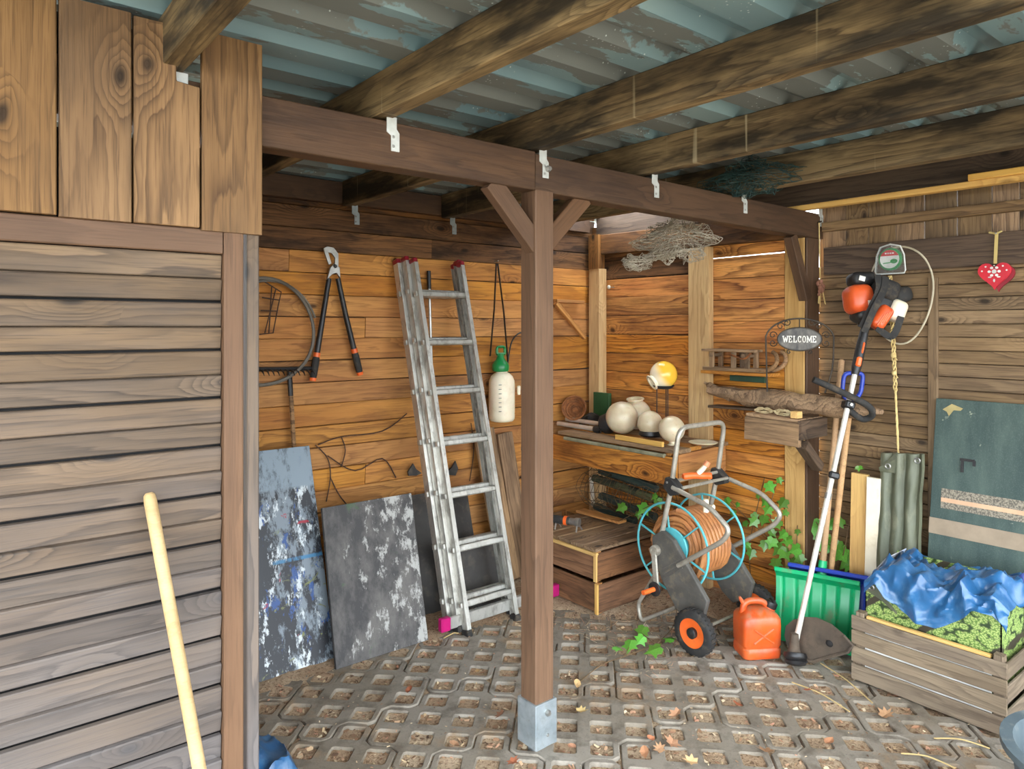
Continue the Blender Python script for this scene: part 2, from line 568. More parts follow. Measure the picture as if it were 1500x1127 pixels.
# ---- left front wall: slatted panel under a row of upright boards
wl = wall('wall_left')
xs = [-1.55, -1.32, -1.1, -.88, -.66, -.44, -.25, -.06, .05, .216, .375, .538, .703]
for a, b in zip(xs[:-1], xs[1:]):
    if abs(a - .375) < .01:
        # third board is notched around the first roof timber
        poly = [(a + .003, 1.983, 1.885), (b - .003, 1.983, 1.885), (b - .003, 1.983, 2.256), (.478, 1.983, 2.262), (.474, 1.983, 2.405), (a + .003, 1.983, 2.405)]
        g = MB().prism([V(p) - V(((a + b) / 2, 1.983, 1.885)) for p in poly], (0, .022, 0))
        wm = Matrix.Translation(((a + b) / 2, 1.983, 1.885)) @ Matrix.Rotation(-PI / 2, 4, 'Y')
        me = bpy.data.meshes.new('board'); inv = Matrix.Rotation(-PI / 2, 4, 'Y').inverted()
        me.from_pydata([inv @ p for p in g.v], [], g.f); fix(me, .002); me.materials.append(M['facade_up'])
        attach(bpy.data.objects.new('board', me), wl, wm)
    else:
        dz = random.uniform(-.006, .004)
        plank('board', ((a + b) / 2, 1.992 - random.uniform(0, .004), 1.883 + dz), ((a + b) / 2, 1.992, 2.408), b - a - .005, .022, M['facade_up'], wl, up=(1, 0, 0))
plank('rail', (-1.55, 2.01, 1.852), (.597, 2.01, 1.852), .064, .03, M['brown'], wl)
plank('stile', (.626, 2.008, 0), (.626, 2.008, 1.884), .052, .034, M['brown'], wl, up=(1, 0, 0))
plank('stile', (.681, 2.02, 0), (.681, 2.02, 1.884), .034, .04, M['facade'], wl, up=(1, 0, 0))
z = 1.818; k = 0
while z > .02:
    gap = .008 if k % 2 == 1 else .002
    tilt = .006
    h = .0655 - gap
    plank('slat', (-1.55, 2.02 + random.uniform(-.002, .002), z - h / 2), (.597, 2.02 + random.uniform(-.002, .002), z - h / 2), h, .02, M['facade'], wl, up=(0, -.22 if k % 2 else -.10, 1), ch=.003)
    z -= .0655; k += 1
MB().box((-.46, 2.05, 1.06), (2.2, .012, 2.1)).build('light_block', M['dark'], wl)  # added dark sheet that stops daylight leaking between the boards
MB().box((-.53, 2.125, 2.355), (1.95, .01, .13)).build('light_block', M['dark'], wl)  # added dark strip, blocks sky showing through the upper board gaps
# inside partition behind that wall, closing the bay
plank('partition', (.675, 2.05, 1.2), (.675, 3.72, 1.2), 2.38, .02, M['ochre_dark'], wl)

# ---- back wall of the bay
wb = wall('wall_back')
z = 0.0; k = 0
rr = random.Random(5)
while z < 2.42:
    h = min(.12, 2.43 - z)
    cuts = [.68, XC + .02]
    if rr.random() < .5: cuts = [.68, rr.choice([1.45, 1.9, 2.35, 2.62, 3.0]), XC + .02]
    for a, b in zip(cuts[:-1], cuts[1:]):
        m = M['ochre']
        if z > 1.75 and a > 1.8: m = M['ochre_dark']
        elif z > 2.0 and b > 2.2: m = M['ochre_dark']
        yy = YB + .012 + rr.uniform(0, .006)
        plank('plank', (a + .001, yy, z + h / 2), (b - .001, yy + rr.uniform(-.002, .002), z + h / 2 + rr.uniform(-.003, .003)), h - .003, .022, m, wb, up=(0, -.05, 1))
    z += .12; k += 1
MB().box((2.2, YB + .045, 1.2), (3.1, .01, 2.42)).build('light_block', M['dark'], wb)  # added dark sheet that keeps light out of the back wall joints

# ---- corner wall (orange boards between pale uprights)
wc = wall('wall_corner')
for (ya, yb, off) in ((2.72, 3.71, 0.0), (2.178, 2.72, -.045)):
    z = off
    while z < 2.28:
        h = .131
        if not (1.99 < z < 2.14 and ya < 2.5):
            xx = XC + .014 + rr.uniform(0, .006)
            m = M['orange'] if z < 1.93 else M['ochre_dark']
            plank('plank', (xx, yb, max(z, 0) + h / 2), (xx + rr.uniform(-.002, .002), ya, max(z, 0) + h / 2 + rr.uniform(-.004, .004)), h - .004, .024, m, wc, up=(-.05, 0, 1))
        else:
            # split boards with a sliver of daylight between them
            plank('plank', (XC + .016, yb, z + .062), (XC + .016, ya, z + .064), .122, .024, M['orange'], wc)
        z += .131
MB().box((XC + .05, 2.95, 1.0), (.01, 1.50, 1.98)).build('light_block', M['dark'], wc)  # added dark sheet, blocks light slits between the orange boards
MB().box((XC + .05, 3.2, 2.1), (.01, 1.02, .4)).build('light_block', M['dark'], wc)  # same added light stop for the upper part of this wall
# ---- fence wall on the right
wf = wall('wall_right')
z = .0; k = 0
while z < 1.91:
    gap = .0018 if k % 2 else .004
    plank('plank', (XF + .012 + rr.uniform(-.002, .002), 2.06, z + .033), (XF + .012 + rr.uniform(-.002, .002), -1.6, z + .033), .0655 - gap, .02, M['fence'], wf, up=(-.06, 0, 1))
    z += .0655; k += 1
plank('wide_board', (XF - .012, 2.015, 1.992), (XF - .012, -1.6, 1.992), .155, .024, M['fence_dark'], wf)
plank('rail', (XF - .016, 2.02, 2.185), (XF - .016, -1.6, 2.185), .05, .04, M['fence'], wf)
y = 2.06
for k in range(27):
    w = rr.choice([.11, .125, .14, .15])
    plank('upright_board', (XF + .026, y - w / 2, 1.9), (XF + .026, y - w / 2, 2.44), w - rr.choice([.0015, .003, .004]), .02, M['fence'] if k % 3 else M['rough'], wf, up=(0, 1, 0))
    y -= w
for yy in (1.455, .35):
    plank('batten', (XF - .006, yy, .02), (XF - .006, yy, 1.87), .045, .02, M['fence'], wf, up=(0, 1, 0))

MB().box((XF + .04, .62, .812), (.012, 2.9, 1.62)).build('light_block', M['dark'], wf)  # added dark sheet, shuts out daylight through the lower fence gaps
MB().box((XF + .04, .62, 1.79), (.012, 2.9, .335)).build('light_block', M['dark'], wf)  # added dark sheet, blocks the light slits higher up the fence

# ================================================================== roof
s = NT('roof_sheet'); P = s.coords(False)
geo = s.n('NewGeometry').outputs['Position']
a = s.noise(s.vmath('MULTIPLY', geo, (1.1, 3.2, 1)), 1.5, 5, .62)
b = s.noise(s.vmath('MULTIPLY', geo, (9, 14, 1)), 2.2, 4, .7)
c = s.math('ADD', a, s.math('MULTIPLY', b, .12))
base = s.mix(s.rng(s.noise(geo, 1.2, 2, .5), .4, .6), lin((136, 162, 166)), lin((112, 140, 148)))
wet = s.rng(c, .545, .56)
col = s.mix(wet, base, lin((112, 117, 114)))
vd = s.n('TexVoronoi', feature='F1'); s.put(vd.inputs['Vector'], geo); vd.inputs['Scale'].default_value = 55
drop = s.math('MULTIPLY', s.rng(vd.outputs['Distance'], .1, .18, 1, 0), s.rng(s.noise(geo, 6, 2, .5), .55, .62))
col = s.mix(s.math('MULTIPLY', drop, .7), col, lin((222, 232, 230)))
s.bump(s.math('ADD', c, drop), .15, .01)
M['roof'] = s.done(col, s.math('MULTIPLY_ADD', wet, .2, .38), 0.15)

roof = wall('ceiling')
ZR = 2.432


def roof_z(y):
    p = (y % .2) / .2
    pts = [(0, 0), (.5, 0), (.64, 1), (.86, 1), (1, 0)]
    for (a, h0), (b, h1) in zip(pts[:-1], pts[1:]):
        if a <= p <= b: return ZR + .038 * (h0 + (h1 - h0) * (p - a) / (b - a))
    return ZR


def roof_panel(xa, xb, ya, yb):
    g = MB(); ys = []
    y = ya
    brk = [0, .1, .128, .172, .2]
    n0 = round(ya / .2); n1 = round(yb / .2)
    for i in range(n0, n1):
        for q in brk[:-1]: ys.append(i * .2 + q)
    ys.append(n1 * .2)
    vs = []
    for q in ys:
        zz = roof_z(q + 1e-6) if abs(q - n1 * .2) > 1e-6 else ZR
        vs += [(xa, q, zz), (xb, q, zz)]
    n = len(ys)
    g.add(vs, [(2 * i, 2 * i + 1, 2 * i + 3, 2 * i + 2) for i in range(n - 1)])
    o = g.build('roof_panel', M['roof'], roof)
    md = o.modifiers.new('thick', 'SOLIDIFY'); md.thickness = .003; md.offset = 0
    return o


roof_panel(-1.6, 4.06, -.6, .2)
roof_panel(-1.6, 4.06, .2, 1.2)
roof_panel(-1.6, 4.06, 1.2, 2.2)
roof_panel(-1.6, 4.06, 2.2, 2.8)
roof_panel(-1.6, 3.42, 2.8, 3.6)
s = NT('translucent_sheet'); s.done((.93, .96, 1, 1), .35)
tl = s.n('BsdfTranslucent'); tl.inputs[0].default_value = (.95, .97, 1, 1)
tr = s.n('BsdfTransparent'); mx = s.n('MixShader', i_0=.45); s.t.links.new(tl.outputs[0], mx.inputs[1]); s.t.links.new(tr.outputs[0], mx.inputs[2])
s.t.links.new(mx.outputs[0], s.t.nodes['Material Output'].inputs[0])
o = roof_panel(3.40, 4.06, 2.8, 3.6); o.data.materials[0] = s.m; o['label'] = 'clear translucent roof panel'
roof_panel(-1.6, 4.06, 3.6, 4.0)

# ---- load-bearing timber
galv = surf('galvanised_steel', (186, 196, 200), (160, 172, 178), scale=14, rough=.42, metal=.7, dirt=(120, 118, 112), dirt_amt=.35)
M['galv'] = galv
steel = surf('steel_dull', (176, 174, 168), (150, 148, 142), scale=20, rough=.4, metal=.8)
M['steel'] = steel
M['paintwhite'] = surf('zinc_white', (214, 216, 212), (190, 192, 186), scale=20, rough=.5, metal=.25)


def bolt(g, c, ax, r=.008, h=.006):
    g.lathe([(r, 0), (r, h * .6), (r * .7, h), (0, h)], c, ax, n=6)


bm_ = thing('main_beam', (.5, 2.03, 2.14), 'long dark brown horizontal beam resting on the middle post', 'beam')
plank('timber', (-1.5, 2.07, 2.212), (1.745, 2.07, 2.212), .146, .08, M['beam'], bm_)
plank('timber', (1.748, 2.07, 2.207), (3.895, 2.07, 2.19), .14, .08, M['beam'], bm_)
g = MB(); c = at(801, 248, y=2.03); bolt(g, c, (0, -1, 0), .013, .02); g.build('bolt', M['steel'], bm_, smooth=True)

RX = [.505, 1.14, 1.79, 2.44, 3.12, 3.78]
RL = ['roof timber farthest left, sitting in the notch of the upright boards', 'weathered roof timber second from left, passing between left boards and post',
      'weathered roof timber directly over the middle post', 'weathered roof timber third from right, right of the middle post',
      'weathered roof timber second from right, under the green net', 'dark roof timber against the fence wall, above the yellow lath']
for i, xr in enumerate(RX):
    r = thing('rafter', (xr - .03, 2.03, 2.29), RL[i], 'rafter', 'roof timbers')
    zb = 2.30 - .004 * i
    ht = 2.43 - zb
    plank('timber', (xr - .03, -.5, zb + ht / 2), (xr - .03, 3.642, zb + ht / 2), ht, .06, M['rafter'] if i < 5 else M['fence_dark'], r, ch=.003)
    for yy, sx in ((2.026, 1), (3.60, 1)):
        if yy > 3 and i > 3: continue
        g = MB()
        x0 = xr - .012
        if i == 5: x0 = 3.86
        q = [(-.012, 2.30), (.024, 2.30), (.024, 2.262), (.034, 2.25), (.034, 2.19), (.004, 2.19), (.004, 2.24), (-.012, 2.25)]
        g.prism([(x0 + a, yy, b) for a, b in q], (0, .004, 0))
        o = g.build('bracket', M['paintwhite'] if yy < 3 else M['galv'], r, bevel=.0008)
        h = MB()
        for zz in (2.205, 2.235):
            h = MB(); bolt(h, (x0 + .01, yy - .002, zz), (0, -1, 0), .005, .003); h.build('nail', M['steel'], o)

p = thing('support_post', (1.79, 2.07, 0), 'brown square post standing in a zinc shoe in the middle of the opening', 'post')
px, py = 1.748, 2.028
plank('timber', (px + .046, py + .046, .17), (px + .046, py + .046, 2.14), .092, .092, M['brown'], p, up=(1, 0, 0), ch=.005)
g = MB()
g.box((px + .046, py + .046, .11), (.108, .108, .17))
sh = g.build('metal_shoe', M['galv'], p, bevel=.002)
MB().box((px + .046, py + .046, .0), (.05, .05, .1)).build('shoe_stub', M['galv'], sh)
for zz, rr_ in ((.155, .012), (.07, .006)):
    g = MB(); bolt(g, (px + .05, py - .008, zz), (0, -1, 0), rr_, rr_ * 1.2); g.build('bolt', M['steel'], sh, smooth=True)
plank('brace', (1.775, 2.062, 1.93), (1.555, 2.062, 2.15), .075, .045, M['brown'], p, up=(1, 0, 1))
plank('brace', (1.81, 2.075, 1.93), (2.04, 2.075, 2.15), .075, .045, M['brown'], p, up=(-1, 0, 1))

p = thing('end_post', (3.8, 2.11, 0), 'square post under the right end of the beam, raw wood on one side', 'post')
plank('timber', (3.80, 2.115, .0), (3.80, 2.115, 2.12), .12, .12, M['pale'], p, up=(1, 0, 0), ch=.004)
plank('facing', (3.81, 2.048, .0), (3.81, 2.048, 2.12), .135, .014, M['beam'], p, up=(1, 0, 0))
plank('brace', (3.76, 2.06, 1.78), (3.60, 2.06, 2.12), .06, .05, M['beam'], p, up=(1, 0, .6))
p = thing('corner_post', (3.69, 3.61, 0), 'pale upright post in the inner corner behind the bench', 'post')
plank('timber', (3.70, 3.61, 0), (3.70, 3.61, 2.04), .14, .075, M['pale'], p, up=(0, 1, 0), ch=.02)
plank('cap_timber', (3.69, 3.61, 2.04), (3.69, 3.61, 2.285), .1, .07, M['ochre_dark'], p, up=(0, 1, 0), label='dark upper length of the post')
p = thing('middle_wall_post', (3.72, 2.73, 0), 'wide pale upright board halfway along the orange wall', 'post')
plank('timber', (3.712, 2.725, 0), (3.712, 2.725, 2.12), .155, .05, M['pale'], p, up=(0, 1, 0))
p = thing('wall_plate', (3.70, 3.7, 2.2), 'dark horizontal timber along the top of the orange wall', 'beam')
plank('timber', (3.71, 3.66, 2.215), (3.71, 2.13, 2.185), .14, .06, M['ochre_dark'], p)
p = thing('back_plate', (2.2, 3.66, 2.28), 'dark horizontal timber high along the back wall', 'beam')
plank('timber', (.7, 3.672, 2.365), (3.66, 3.672, 2.365), .12, .05, M['beam'], p)
# little shelf bracket on the back wall near the corner
p = thing('shelf_bracket', at(845, 470, y=3.66), 'small wooden angle bracket on the back wall beside the corner post', 'bracket')
plank('arm', at(812, 441, y=3.66), at(852, 443, y=3.66), .022, .06, M['ochre'], p)
plank('strut', at(814, 444, y=3.64), at(856, 495, y=3.64), .03, .03, M['ochre'], p)
# knob hook
g = MB(); c = at(897, 421, x=XC - .01); g.tube([c + V((.02, 0, 0)), c + V((-.03, 0, 0))], .004, 6); 
k = g.build('coat_hook', M['steel'], org=c); tag(k, 'small hook with a white ball end on the orange wall', 'hook')
MB().ball(c + V((-.035, 0, 0)), .014, 12).build('knob', surf('knob_white', (226, 220, 204), rough=.4), k, smooth=True, org=c)
# yellow laths tucked under the right hand roof timber
p = plank('lath', (3.69, 2.15, 2.276), (3.69, -.9, 2.276), .028, .05, M['lath'])
tag(p, 'long yellow lath lying under the dark right-hand roof timber', 'lath')
p = plank('lath', (3.67, 1.22, 2.305), (3.67, -.9, 2.305), .03, .03, M['lath'])
tag(p, 'shorter yellow lath lying on top of the long one at right', 'lath')
# ================================================================== things in the left half of the bay
M['blackplastic'] = surf('black_plastic', (34, 33, 34), (24, 23, 24), rough=.45, dirt=(96, 88, 78), dirt_amt=.35)
M['rubber'] = surf('black_rubber', (44, 42, 40), (30, 29, 28), rough=.8, dirt=(110, 96, 78), dirt_amt=.5)
M['orangeplastic'] = surf('orange_plastic', (236, 106, 40), (220, 92, 34), rough=.4, dirt=(150, 96, 60), dirt_amt=.3)
M['alu'] = surf('aluminium_worn', (208, 206, 198), (182, 179, 170), scale=10, rough=.38, metal=.6, dirt=(92, 80, 66), dirt_thr=(.5, .64), dirt_amt=.5, stretch=(1, 1, .4))
M['wire_rust'] = surf('rusty_wire', (92, 64, 46), (58, 44, 36), scale=30, rough=.8, metal=.3)
M['greyhose'] = surf('grey_hose', (112, 104, 92), (86, 80, 72), rough=.6)

# pale broom handle leaning on the slatted wall
a, b = at(218, 722, y=1.972), V((.563, 1.74, .012))
t = thing('broom_handle', b, 'bare pale wooden handle leaning against the slatted left wall', 'handle')
g = MB(); d = (b - a).normalized()
g.tube([a, a + d * .006, a + d * .02, a + d * .3, b], [.008, .0135, .0155, .0158, .0165], 14)
g.build('shaft', M['handle'], t, smooth=True)

# bolt cutters / loppers hanging on the back wall
yl = 3.655
L = lambda u, v, dy=0: at(u, v, y=yl + dy)
t = thing('lopper', L(487, 400), 'long black handled loppers hanging open on the back wall', 'loppers')
for nm, pts in (('handle', [(482, 408), (472, 470), (464, 520)]), ('handle', [(495, 408), (507, 465), (519, 514)])):
    g = MB(); g.tube([L(*p) for p in pts], [.014, .015, .016], 10)
    h = g.build(nm, M['blackplastic'], t, smooth=True)
    e = V(L(*pts[-1])); d = (e - V(L(*pts[-2]))).normalized()
    MB().tube([e - d * .012, e + d * .012], .0185, 12).build('ring', M['orangeplastic'], h, smooth=True)
    MB().tube([e + d * .012, e + d * .03, e + d * .11, e + d * .125], [.017, .02, .019, .017], 12).build('grip', M['rubber'], h, smooth=True)
    MB().tube([e + d * .125, e + d * .142], [.019, .017], 12).build('end_cap', M['orangeplastic'], h, smooth=True)
g = MB()
g.prism([L(u, v, -.01) for u, v in ((479, 410), (484, 392), (490, 386), (498, 392), (499, 408), (493, 400), (487, 402))], (0, .016, 0))
g.build('jaw_body', M['steel'], t, bevel=.002)
g = MB(); g.prism([L(u, v, -.012) for u, v in ((482, 388), (476, 372), (474, 364), (480, 361), (489, 363), (496, 372), (496, 390), (490, 394), (491, 378), (486, 371), (481, 370), (486, 386))], (0, .012, 0))
g.build('blade', M['steel'], t, bevel=.001)
g = MB(); bolt(g, L(491, 390, -.012), (0, -1, 0), .011, .008); g.build('pivot_bolt', M['blackplastic'], t, smooth=True)

# hose hoop and wire rack
c = at(384, 486, y=3.66)
t = thing('hose_loop', c, 'loop of grey hose hanging on the back wall at far left', 'hose')
g = MB(); pts = []
for i in range(40):
    an = 2 * PI * i / 40
    pts.append(c + V((.27 * math.cos(an), -.02 + .012 * math.sin(3 * an), .275 * math.sin(an))))
g.tube(pts, .0095, 8, closed=True); g.build('hose', M['greyhose'], t, smooth=True)
g = MB(); g.tube([p + V((.03, .01, -.012)) * (1 if i < 30 else .4) for i, p in enumerate(pts[2:26])], .007, 6); g.build('hose_end', M['greyhose'], t, smooth=True)
c = at(396, 440, y=3.655)
t = thing('wire_rack', c, 'rusty wire rack hanging inside the grey hose loop', 'rack')
K = lambda u, v: at(u, v, y=3.65)
for pts in ([(386, 412), (412, 428), (408, 446), (400, 488), (380, 490)], [(384, 436), (410, 440)], [(382, 455), (406, 456)], [(398, 420), (394, 488)], [(404, 424), (388, 488)]):
    MB().tube([K(*p) for p in pts], .0035, 6).build('wire', M['wire_rust'], t)

# garden rake hung head up
t = thing('rake', at(430, 545, y=3.64), 'dark garden rake hanging head up with a grey wooden handle', 'rake')
g = MB(); g.tube([K(372, 541), K(410, 541), K(456, 540)], .012, 8); hd = g.build('rake_head', M['blackplastic'], t, smooth=True)
for i in range(11):
    p = K(380 + i * 7.4, 541); MB().tube([p, p + V((0, -.05, -.012)), p + V((0, -.07, -.03))], [.005, .004, .002], 5).build('tine', M['blackplastic'], hd)
g = MB(); g.tube([K(424, 545), K(426, 580)], .014, 8); g.build('socket', M['blackplastic'], t, smooth=True)
g = MB(); g.tube([K(426, 575), K(431, 660), V((1.36, 3.62, .25))], .0125, 8); g.build('handle', M['crate_old'], t, smooth=True)

# ---- painted boards
s = NT('spattered_paint'); P = s.coords(False)
st = s.vmath('MULTIPLY', P, (5, 5, 1.6))
n = s.noise(st, 2.2, 8, .74, .15); n2 = s.noise(s.vmath('ADD', st, (9, 3, 1)), 3.1, 8, .75, .1); n3 = s.noise(s.vmath('MULTIPLY', P, (2.5, 2, 3.5)), 2.5, 5, .7, 1.5)
x = s.n('SeparateXYZ', i_0=P).outputs[0]
n = s.math('ADD', n, s.rng(x, .15, .7, -.10, .05))
col = s.mix(s.rng(n, .49, .56), lin((28, 30, 36)), lin((120, 130, 138)))
col = s.mix(s.rng(n2, .56, .60), col, lin((206, 212, 214)))
col = s.mix(s.rng(s.noise(s.vmath('ADD', st, (2, 7, 4)), 2.6, 8, .75, .2), .575, .60), col, lin((38, 74, 132)))
col = s.mix(s.rng(s.noise(s.vmath('ADD', P, (5, 1, 3)), 7, 4, .6, .8), .68, .71), col, lin((156, 34, 52)))
col = s.mix(s.rng(n3, .64, .68), col, lin((112, 116, 66)))
z = s.n('SeparateXYZ', i_0=P).outputs[2]
top = s.rng(z, .80, .815)
col = s.mix(s.math('MULTIPLY', top, s.rng(n2, .35, .5)), col, lin((128, 142, 152)))
band = s.math('MULTIPLY', s.rng(z, .47, .475), s.rng(z, .485, .492, 1, 0))
col = s.mix(s.math('MULTIPLY', band, s.rng(n, .4, .5)), col, lin((60, 120, 160)))
s.bump(n, .25, .003)
M['paint1'] = s.done(col, .5)
s = NT('dusty_slate_paint'); P = s.coords(False)
n = s.noise(s.vmath('MULTIPLY', P, (4, 4, 2)), 2.0, 8, .74, .0); n2 = s.noise(s.vmath('MULTIPLY', P, (6, 6, 3)), 3.0, 8, .75, .1)
x = s.n('SeparateXYZ', i_0=P).outputs[0]
n2 = s.math('ADD', n2, s.rng(x, .1, .5, -.05, .06))
col = s.mix(s.rng(n, .4, .62), lin((58, 56, 56)), lin((98, 94, 90)))
col = s.mix(s.rng(n2, .55, .62, 0, .8), col, lin((180, 178, 172)))
col = s.mix(s.rng(s.noise(P, 9, 5, .65), .66, .72, 0, .7), col, lin((66, 88, 60)))
x = s.n('SeparateXYZ', i_0=P).outputs[0]
s.bump(n, .2, .003)
M['paint2'] = s.done(col, .65)
M['slate'] = surf('dark_board', (62, 58, 54), (44, 41, 38), scale=4, rough=.7, dirt=(120, 108, 92), dirt_amt=.35)


def leaning(name, xa, xb, y0, y1, z1, th, m, label, cat, dz=0.0, skew=0.0):
    b0 = V((xa, y0, .002 - .0)); g = MB()
    up = V((skew, y1 - y0, z1)); nrm = V((0, z1, -(y1 - y0))).normalized() * th
    g.prism([V((xa, y0, .004)), V((xb, y0, .004 + dz)), V((xb, y0, .004 + dz)) + up, V((xa, y0, .004)) + up], nrm)
    o = g.build(name, m, org=b0, bevel=.002)
    return tag(o, label, cat)


leaning('painted_panel', .80, 1.50, 3.235, 3.55, 1.0, .022, M['paint1'], 'tall panel splashed with blue, white and black paint leaning on the back wall', 'board')
leaning('painted_panel', 1.455, 1.965, 3.13, 3.335, .72, .02, M['paint2'], 'lower grey dusty painted panel leaning beside the colourful one', 'board', skew=.02)
leaning('slate_slab', 2.03, 2.52, 3.40, 3.62, .63, .02, M['slate'], 'dark slab standing behind the ladder rungs', 'board', skew=.03)
leaning('slate_slab', 2.22, 2.62, 3.30, 3.385, .38, .02, M['slate'], 'low dark slab behind the bottom ladder rungs, in front of the taller dark slab', 'board', skew=-.03)
t = plank('rough_board', (2.80, 3.50, .02), (2.70, 3.645, .97), .16, .02, M['rough'], up=(1, 0, 0))
tag(t, 'tan board standing on end between the ladder and the post', 'board')
t = plank('rough_board', (2.94, 3.52, .02), (2.87, 3.65, .93), .12, .03, M['crate_old'], up=(1, 0, 0))
tag(t, 'rough bark-edged board standing behind the middle post', 'board')

# ---- triple aluminium ladder
y0, y1, zt = 3.07, 3.535, 2.0
ax = V((-.05, y1 - y0, zt)); Ln = ax.length; axn = ax.normalized()
nrm = V((0, -zt, y1 - y0)).normalized()          # towards the room
base = V((2.155, y0, .0))
t = thing('ladder', base + V((.18, 0, 0)), 'three-section aluminium ladder leaning on the back wall', 'ladder')
red = surf('red_cap', (150, 30, 44), (120, 24, 34), rough=.4)
SEC = [(0.0, .0, .345), (-.022, -.058, .385), (-.044, -.116, .425)]
for si, (dx, dn, w) in enumerate(SEC):
    for side in (0, 1):
        o0 = base + V((dx + (w if side else 0), 0, .02 if si == 0 else .045)) + nrm * dn
        top = o0 + axn * (Ln - .03)
        g = MB()
        R = frame(axn, nrm)
        # channel section: web + two flanges
        c = (o0 + top) / 2; l = (top - o0).length
        sx = V((1, 0, 0)) * (1 if side else -1)
        g.box(c, (l, .004, .052), R)
        g.box(c - sx * .011 + nrm * .024, (l, .024, .005), R); g.box(c - sx * .011 - nrm * .024, (l, .024, .005), R); g.box(c - sx * .004, (l, .008, .012), R)
        st = g.build('stile', M['alu'], t)
        MB().box(top + axn * .012 - sx * .009, (.03, .03, .056), R).build('end_cap', red, st, bevel=.006)
        MB().box(o0 - axn * .012 - sx * .009, (.036, .032, .06), R).build('foot', M['rubber'], st, bevel=.004)
    a0 = base + V((dx + .0, 0, .02 if si == 0 else .045)) + nrm * dn
    for k in range(7):
        p = a0 + axn * (.13 + .285 * k)
        g = MB(); R = frame(V((1, 0, 0)), axn)
        g.box(p + V((w / 2, 0, 0)), (w, .034, .03), R)
        r = g.build('rung', M['alu'], t, bevel=.006)
        for xx in (-.008, w + .008):
            MB().box(p + V((xx, 0, 0)) + nrm * .0, (.012, .03, .03), R).build('crimp', M['alu'], r, bevel=.004)
mag = surf('magenta_cap', (196, 20, 110), (160, 18, 92), rough=.4)
g = MB(); g.box((2.44, 3.115, .066), (.72, .03, .062)); sb = g.build('stabiliser_bar', M['alu'], t, bevel=.004)
for xx in (2.055, 2.825): MB().box((xx, 3.115, .066), (.06, .036, .07)).build('end_cap', mag, sb, bevel=.005)

# thin stick behind the ladder
a, b = at(628, 397, y=3.672), at(636, 700, y=3.6)
b = V((b.x + .02, 3.61, .5)); 
t = thing('garden_cane', b, 'thin pale stick with a black tip standing behind the ladder', 'stick')
MB().tube([b, a], .0085, 10).build('shaft', M['alu'], t, smooth=True)
d = (a - b).normalized(); MB().tube([a - d * .11, a], .0125, 10).build('tip', M['blackplastic'], t, smooth=True)

# pressure sprayer
Y = 3.60
c = at(735, 578, y=Y)
t = thing('pressure_sprayer', c - V((0, 0, .17)), 'white pressure sprayer with green pump head hanging by a black strap', 'sprayer')
g = MB(); g.lathe([(.05, -.175), (.072, -.17), (.083, -.155), (.085, -.13), (.0835, -.12), (.085, -.11), (.085, .06), (.082, .09), (.07, .118), (.05, .135), (.036, .142), (.036, .165)], c, n=28)
M['tank'] = surf('milky_plastic', (236, 224, 200), (226, 212, 184), scale=4, rough=.45, dirt=(184, 160, 120), dirt_amt=.35, Subsurface_Weight=.1)
tk = g.build('tank', M['tank'], t, smooth=True)
for i in range(7): MB().box(c + V((-.055, -.062, -.1 + i * .028)), (.03, .008, .003)).build('level_mark', M['blackplastic'], tk)
gr = surf('green_plastic', (24, 132, 66), (18, 108, 54), rough=.35)
g = MB(); g.lathe([(.045, .148), (.052, .152), (.056, .165), (.056, .19), (.046, .205), (.03, .225), (.022, .245), (.02, .262)], c + V((-.01, 0, 0)), n=24); g.build('collar', gr, t, smooth=True)
q = c + V((-.01, 0, .262)); g = MB(); g.tube(round_path([q + V((-.03, 0, 0)), q + V((-.03, 0, .045)), q + V((.035, 0, .045)), q + V((.035, 0, .0))], .02), .0095, 10); g.tube([q + V((-.03, 0, -.002)), q + V((.035, 0, -.002))], .01, 10); g.build('pump_handle', gr, t, smooth=True)
sup = at(727, 386, y=3.675)
for pa, pb in ((at(718, 522, y=Y), sup), (at(744, 530, y=Y), sup + V((.012, 0, 0)))):
    g = MB(); m_ = (pa + pb) / 2 + V((0, -.01, 0)); g.bar(pa, m_, .014, .003, up=(0, -1, 0)); g.bar(m_, pb, .014, .003, up=(0, -1, 0)); g.build('strap', M['blackplastic'], t, kind='stuff')
MB().tube([sup + V((0, .02, .012)), sup + V((0, -.02, .016))], .004, 6).build('nail', M['steel'], t)
g = MB(); g.tube(smooth_path([at(743, 540, y=Y), at(750, 500, y=3.62), at(768, 488, y=3.63), at(784, 520, y=3.63), at(778, 560, y=3.62), at(768, 600, y=3.62), at(764, 660, y=3.64)]), .005, 8); g.build('hose', M['blackplastic'], t, smooth=True)
MB().box(at(760, 572, y=3.55), (.02, .02, .06)).build('valve', M['tank'], t, bevel=.005)

# dried creeper stems on the back wall
t = thing('dead_creeper', at(480, 690, y=3.66), 'dry brown creeper stems clinging to the back wall above the painted panels', 'dead vine')
Q = lambda u, v: at(u, v, y=3.682)
for pts in ([(462, 652), (480, 672), (484, 700), (478, 735)], [(466, 652), (500, 640), (560, 632), (596, 606)], [(484, 700), (500, 730), (530, 762)], [(480, 668), (520, 690), (560, 672), (580, 700)], [(500, 640), (506, 660), (500, 684)], [(690, 620), (694, 660), (688, 705)]):
    MB().tube(smooth_path([Q(*p) for p in pts], 4), .0035, 5).build('stem', M['wire_rust'], t)
g = MB(); q = at(604, 690, y=3.67); g.prism([q + V((a, 0, b)) for a, b in ((-.035, .0), (0, .045), (.02, .01), (.06, -.02), (.02, -.03), (-.03, -.025))], (0, -.012, 0)); o = g.build('dark_scrap', M['slate'], org=q); tag(o, 'small torn dark scrap on the back wall left of the ladder rails', 'scrap')
